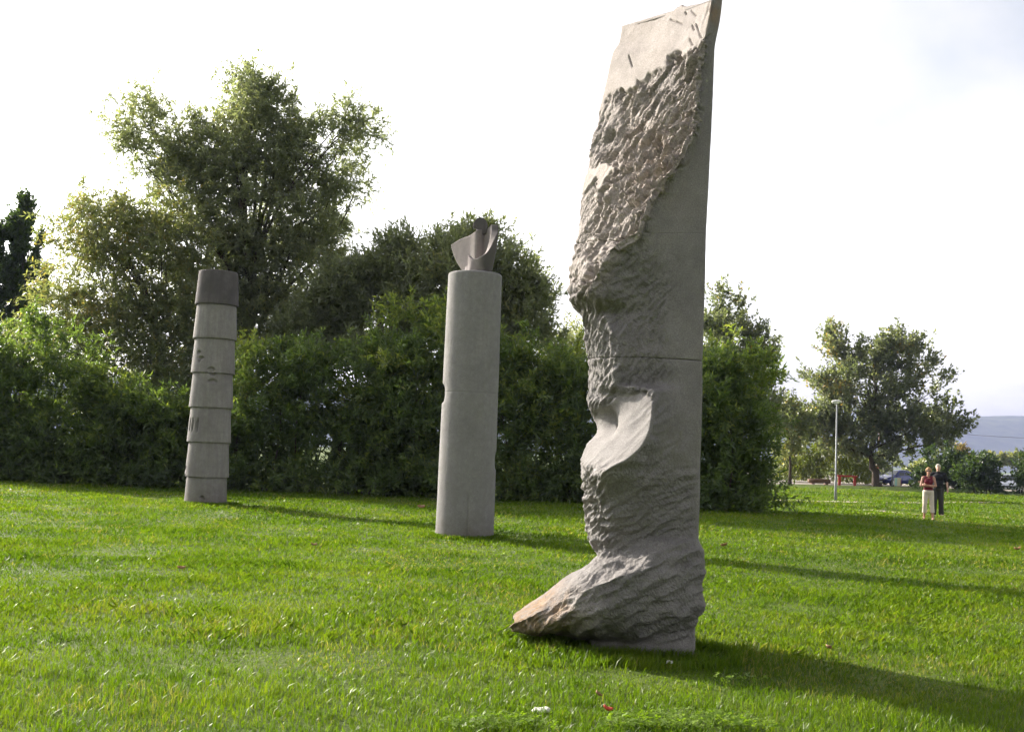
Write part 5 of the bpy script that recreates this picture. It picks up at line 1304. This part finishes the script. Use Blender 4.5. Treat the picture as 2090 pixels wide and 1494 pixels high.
def make_woman():
    g_ = ground(1894, 1062); root = empty('person', tuple(g_), -math.atan2(g_[0], g_[1]) + R(4))
    tag(root, 'woman with short blond hair in burgundy sleeveless top and cream trousers, arms folded', 'person')
    root.location.z = float(lawn_height(g_[0], g_[1]))
    sc = 1.67 / 1.66
    bm = bmesh.new()
    hipL, hipR = (-.085, 0, .86), (.085, .01, .86); kL, kR = (-.105, -.05, .47), (.115, -.03, .47); aL, aR = (-.115, .05, .09), (.135, -.10, .09)
    for h, k, a in ((hipL, kL, aL), (hipR, kR, aR)):
        capsule(bm, h, k, .085, .056); capsule(bm, k, a, .054, .036)
        capsule(bm, (a[0], a[1] + .02, .045), (a[0] * 1.08, a[1] - .13, .035), .038, .034)
    add_ball(bm, (0, .01, .90), (.165, .115, .12), 16); add_ball(bm, (0, 0, 1.08), (.125, .095, .15), 16); add_ball(bm, (0, -.005, 1.26), (.150, .105, .13), 16)
    capsule(bm, (-.15, .005, 1.36), (.15, .005, 1.36), .050, .050); capsule(bm, (0, .01, 1.36), (0, -.005, 1.47), .052, .047)
    for s, e, w, hd, hn in ((-1, (-.225, -.02, 1.10), (.06, -.165, 1.09), (1, .15, .15), (0, 1, 0)), (1, (.225, -.02, 1.10), (-.06, -.185, 1.12), (-1, .2, .1), (0, 1, 0))):
        capsule(bm, (s * .168, .005, 1.36), e, .045, .038); capsule(bm, e, w, .037, .026); hand(bm, w, hd, hn)
    head(root, bm, (0.005, -.015, 1.575), 0, None, MAT['blond'], 1.0, True, True)
    mesh_obj('body', remeshed(bm, .010, 4), MAT['skin'], root)
    tb = bmesh.new()
    add_ball(tb, (0, .005, .99), (.158, .118, .09), 16); add_ball(tb, (0, 0, 1.08), (.142, .112, .15), 16); add_ball(tb, (0, -.005, 1.25), (.162, .120, .13), 16)
    capsule(tb, (-.105, .005, 1.365), (.105, .005, 1.365), .056, .056); add_ball(tb, (-.065, -.075, 1.22), (.07, .055, .065), 12); add_ball(tb, (.065, -.075, 1.22), (.07, .055, .065), 12)
    mesh_obj('top', remeshed(tb, .013, 3), MAT['burgundy'], root)
    pb = bmesh.new(); add_ball(pb, (0, .01, .90), (.182, .132, .12), 16)
    for h, k, a in ((hipL, kL, (-.112, .02, .23)), (hipR, kR, (.128, -.075, .23))):
        capsule(pb, h, k, .096, .070); add_tube(pb, [k, ((k[0] + a[0]) / 2, (k[1] + a[1]) / 2, .34), a], [.070, .070, .074], 16)
    mesh_obj('trousers', remeshed(pb, .013, 3), MAT['cream_cloth'], root)
    for a in (aL, aR):
        s = bmesh.new(); add_box(s, (a[0] * 1.05, a[1] - .055, .010), (.085, .25, .022), None, .008); o = bm_obj('sandal', s, MAT['sole'], root)
        st = bmesh.new(); add_tube(st, [(a[0] * 1.05 - .045, a[1] - .08, .012), (a[0] * 1.05 - .03, a[1] - .085, .066), (a[0] * 1.05 + .03, a[1] - .085, .066), (a[0] * 1.05 + .045, a[1] - .08, .012)], .010, 8); bm_obj('strap', st, MAT['shoe'], o)
def make_man():
    g_ = ground(1914, 1056); root = empty('person', tuple(g_), -math.atan2(g_[0], g_[1]) - R(4))
    tag(root, 'white-haired man in black polo and dark grey trousers, one arm around the woman', 'person')
    root.location.z = float(lawn_height(g_[0], g_[1]))
    bm = bmesh.new()
    hipL, hipR = (-.095, 0, .94), (.095, 0, .94); kL, kR = (-.11, -.035, .51), (.10, -.01, .51); aL, aR = (-.135, -.02, .10), (.115, -.0, .10)
    for h, k, a in ((hipL, kL, aL), (hipR, kR, aR)):
        capsule(bm, h, k, .090, .062); capsule(bm, k, a, .060, .042)
    add_ball(bm, (0, .01, .98), (.165, .12, .13), 16); add_ball(bm, (0, 0, 1.16), (.155, .115, .17), 16); add_ball(bm, (0, -.005, 1.36), (.185, .125, .15), 16)
    capsule(bm, (-.185, .01, 1.47), (.185, .01, 1.47), .058, .058); capsule(bm, (0, .015, 1.47), (0, -.005, 1.60), .062, .056)
    for sh, e, w, hd, hn in (((-.205, .01, 1.47), (-.33, .12, 1.22), (-.52, .12, 1.17), (-1, -.1, .05), (0, -1, 0)), ((.205, .01, 1.47), (.285, .035, 1.17), (.315, -.03, .92), (.05, -.1, -1), (-1, 0, 0))):
        capsule(bm, sh, e, .054, .044); capsule(bm, e, w, .043, .030); hand(bm, w, hd, hn)
    head(root, bm, (0, -.02, 1.69), 0, None, MAT['whitehair'], 1.04)
    mesh_obj('body', remeshed(bm, .010, 4), MAT['skin_pale'], root)
    tb = bmesh.new(); add_ball(tb, (0, .01, 1.03), (.185, .145, .13), 16); add_ball(tb, (0, 0, 1.16), (.182, .142, .17), 16); add_ball(tb, (0, -.005, 1.36), (.205, .142, .15), 16)
    capsule(tb, (-.185, .01, 1.475), (.185, .01, 1.475), .070, .070); capsule(tb, (0, .015, 1.48), (0, .005, 1.535), .072, .068)
    capsule(tb, (-.205, .01, 1.47), (-.29, .085, 1.30), .070, .066); capsule(tb, (.205, .01, 1.47), (.262, .027, 1.25), .070, .068)
    mesh_obj('polo_shirt', remeshed(tb, .013, 3), MAT['black_cloth'], root)
    pb = bmesh.new(); add_ball(pb, (0, .01, .98), (.180, .135, .12), 16)
    for h, k, a in ((hipL, kL, (aL[0], aL[1], .07)), (hipR, kR, (aR[0], aR[1], .07))):
        capsule(pb, h, k, .104, .088); add_tube(pb, [k, ((k[0] + a[0]) / 2, (k[1] + a[1]) / 2, .30), a], [.088, .086, .088], 16)
    mesh_obj('trousers', remeshed(pb, .013, 3), MAT['grey_cloth'], root)
    for a in (aL, aR):
        s = bmesh.new(); add_ball(s, (a[0] * 1.05, a[1] - .06, .045), (.048, .14, .045), 14)
        o = bm_obj('shoe', s, MAT['shoe'], root, True)
        s = bmesh.new(); add_box(s, (a[0] * 1.05, a[1] - .06, .008), (.092, .275, .018), None, .006); bm_obj('sole', s, MAT['sole'], o)
make_woman(); make_man()
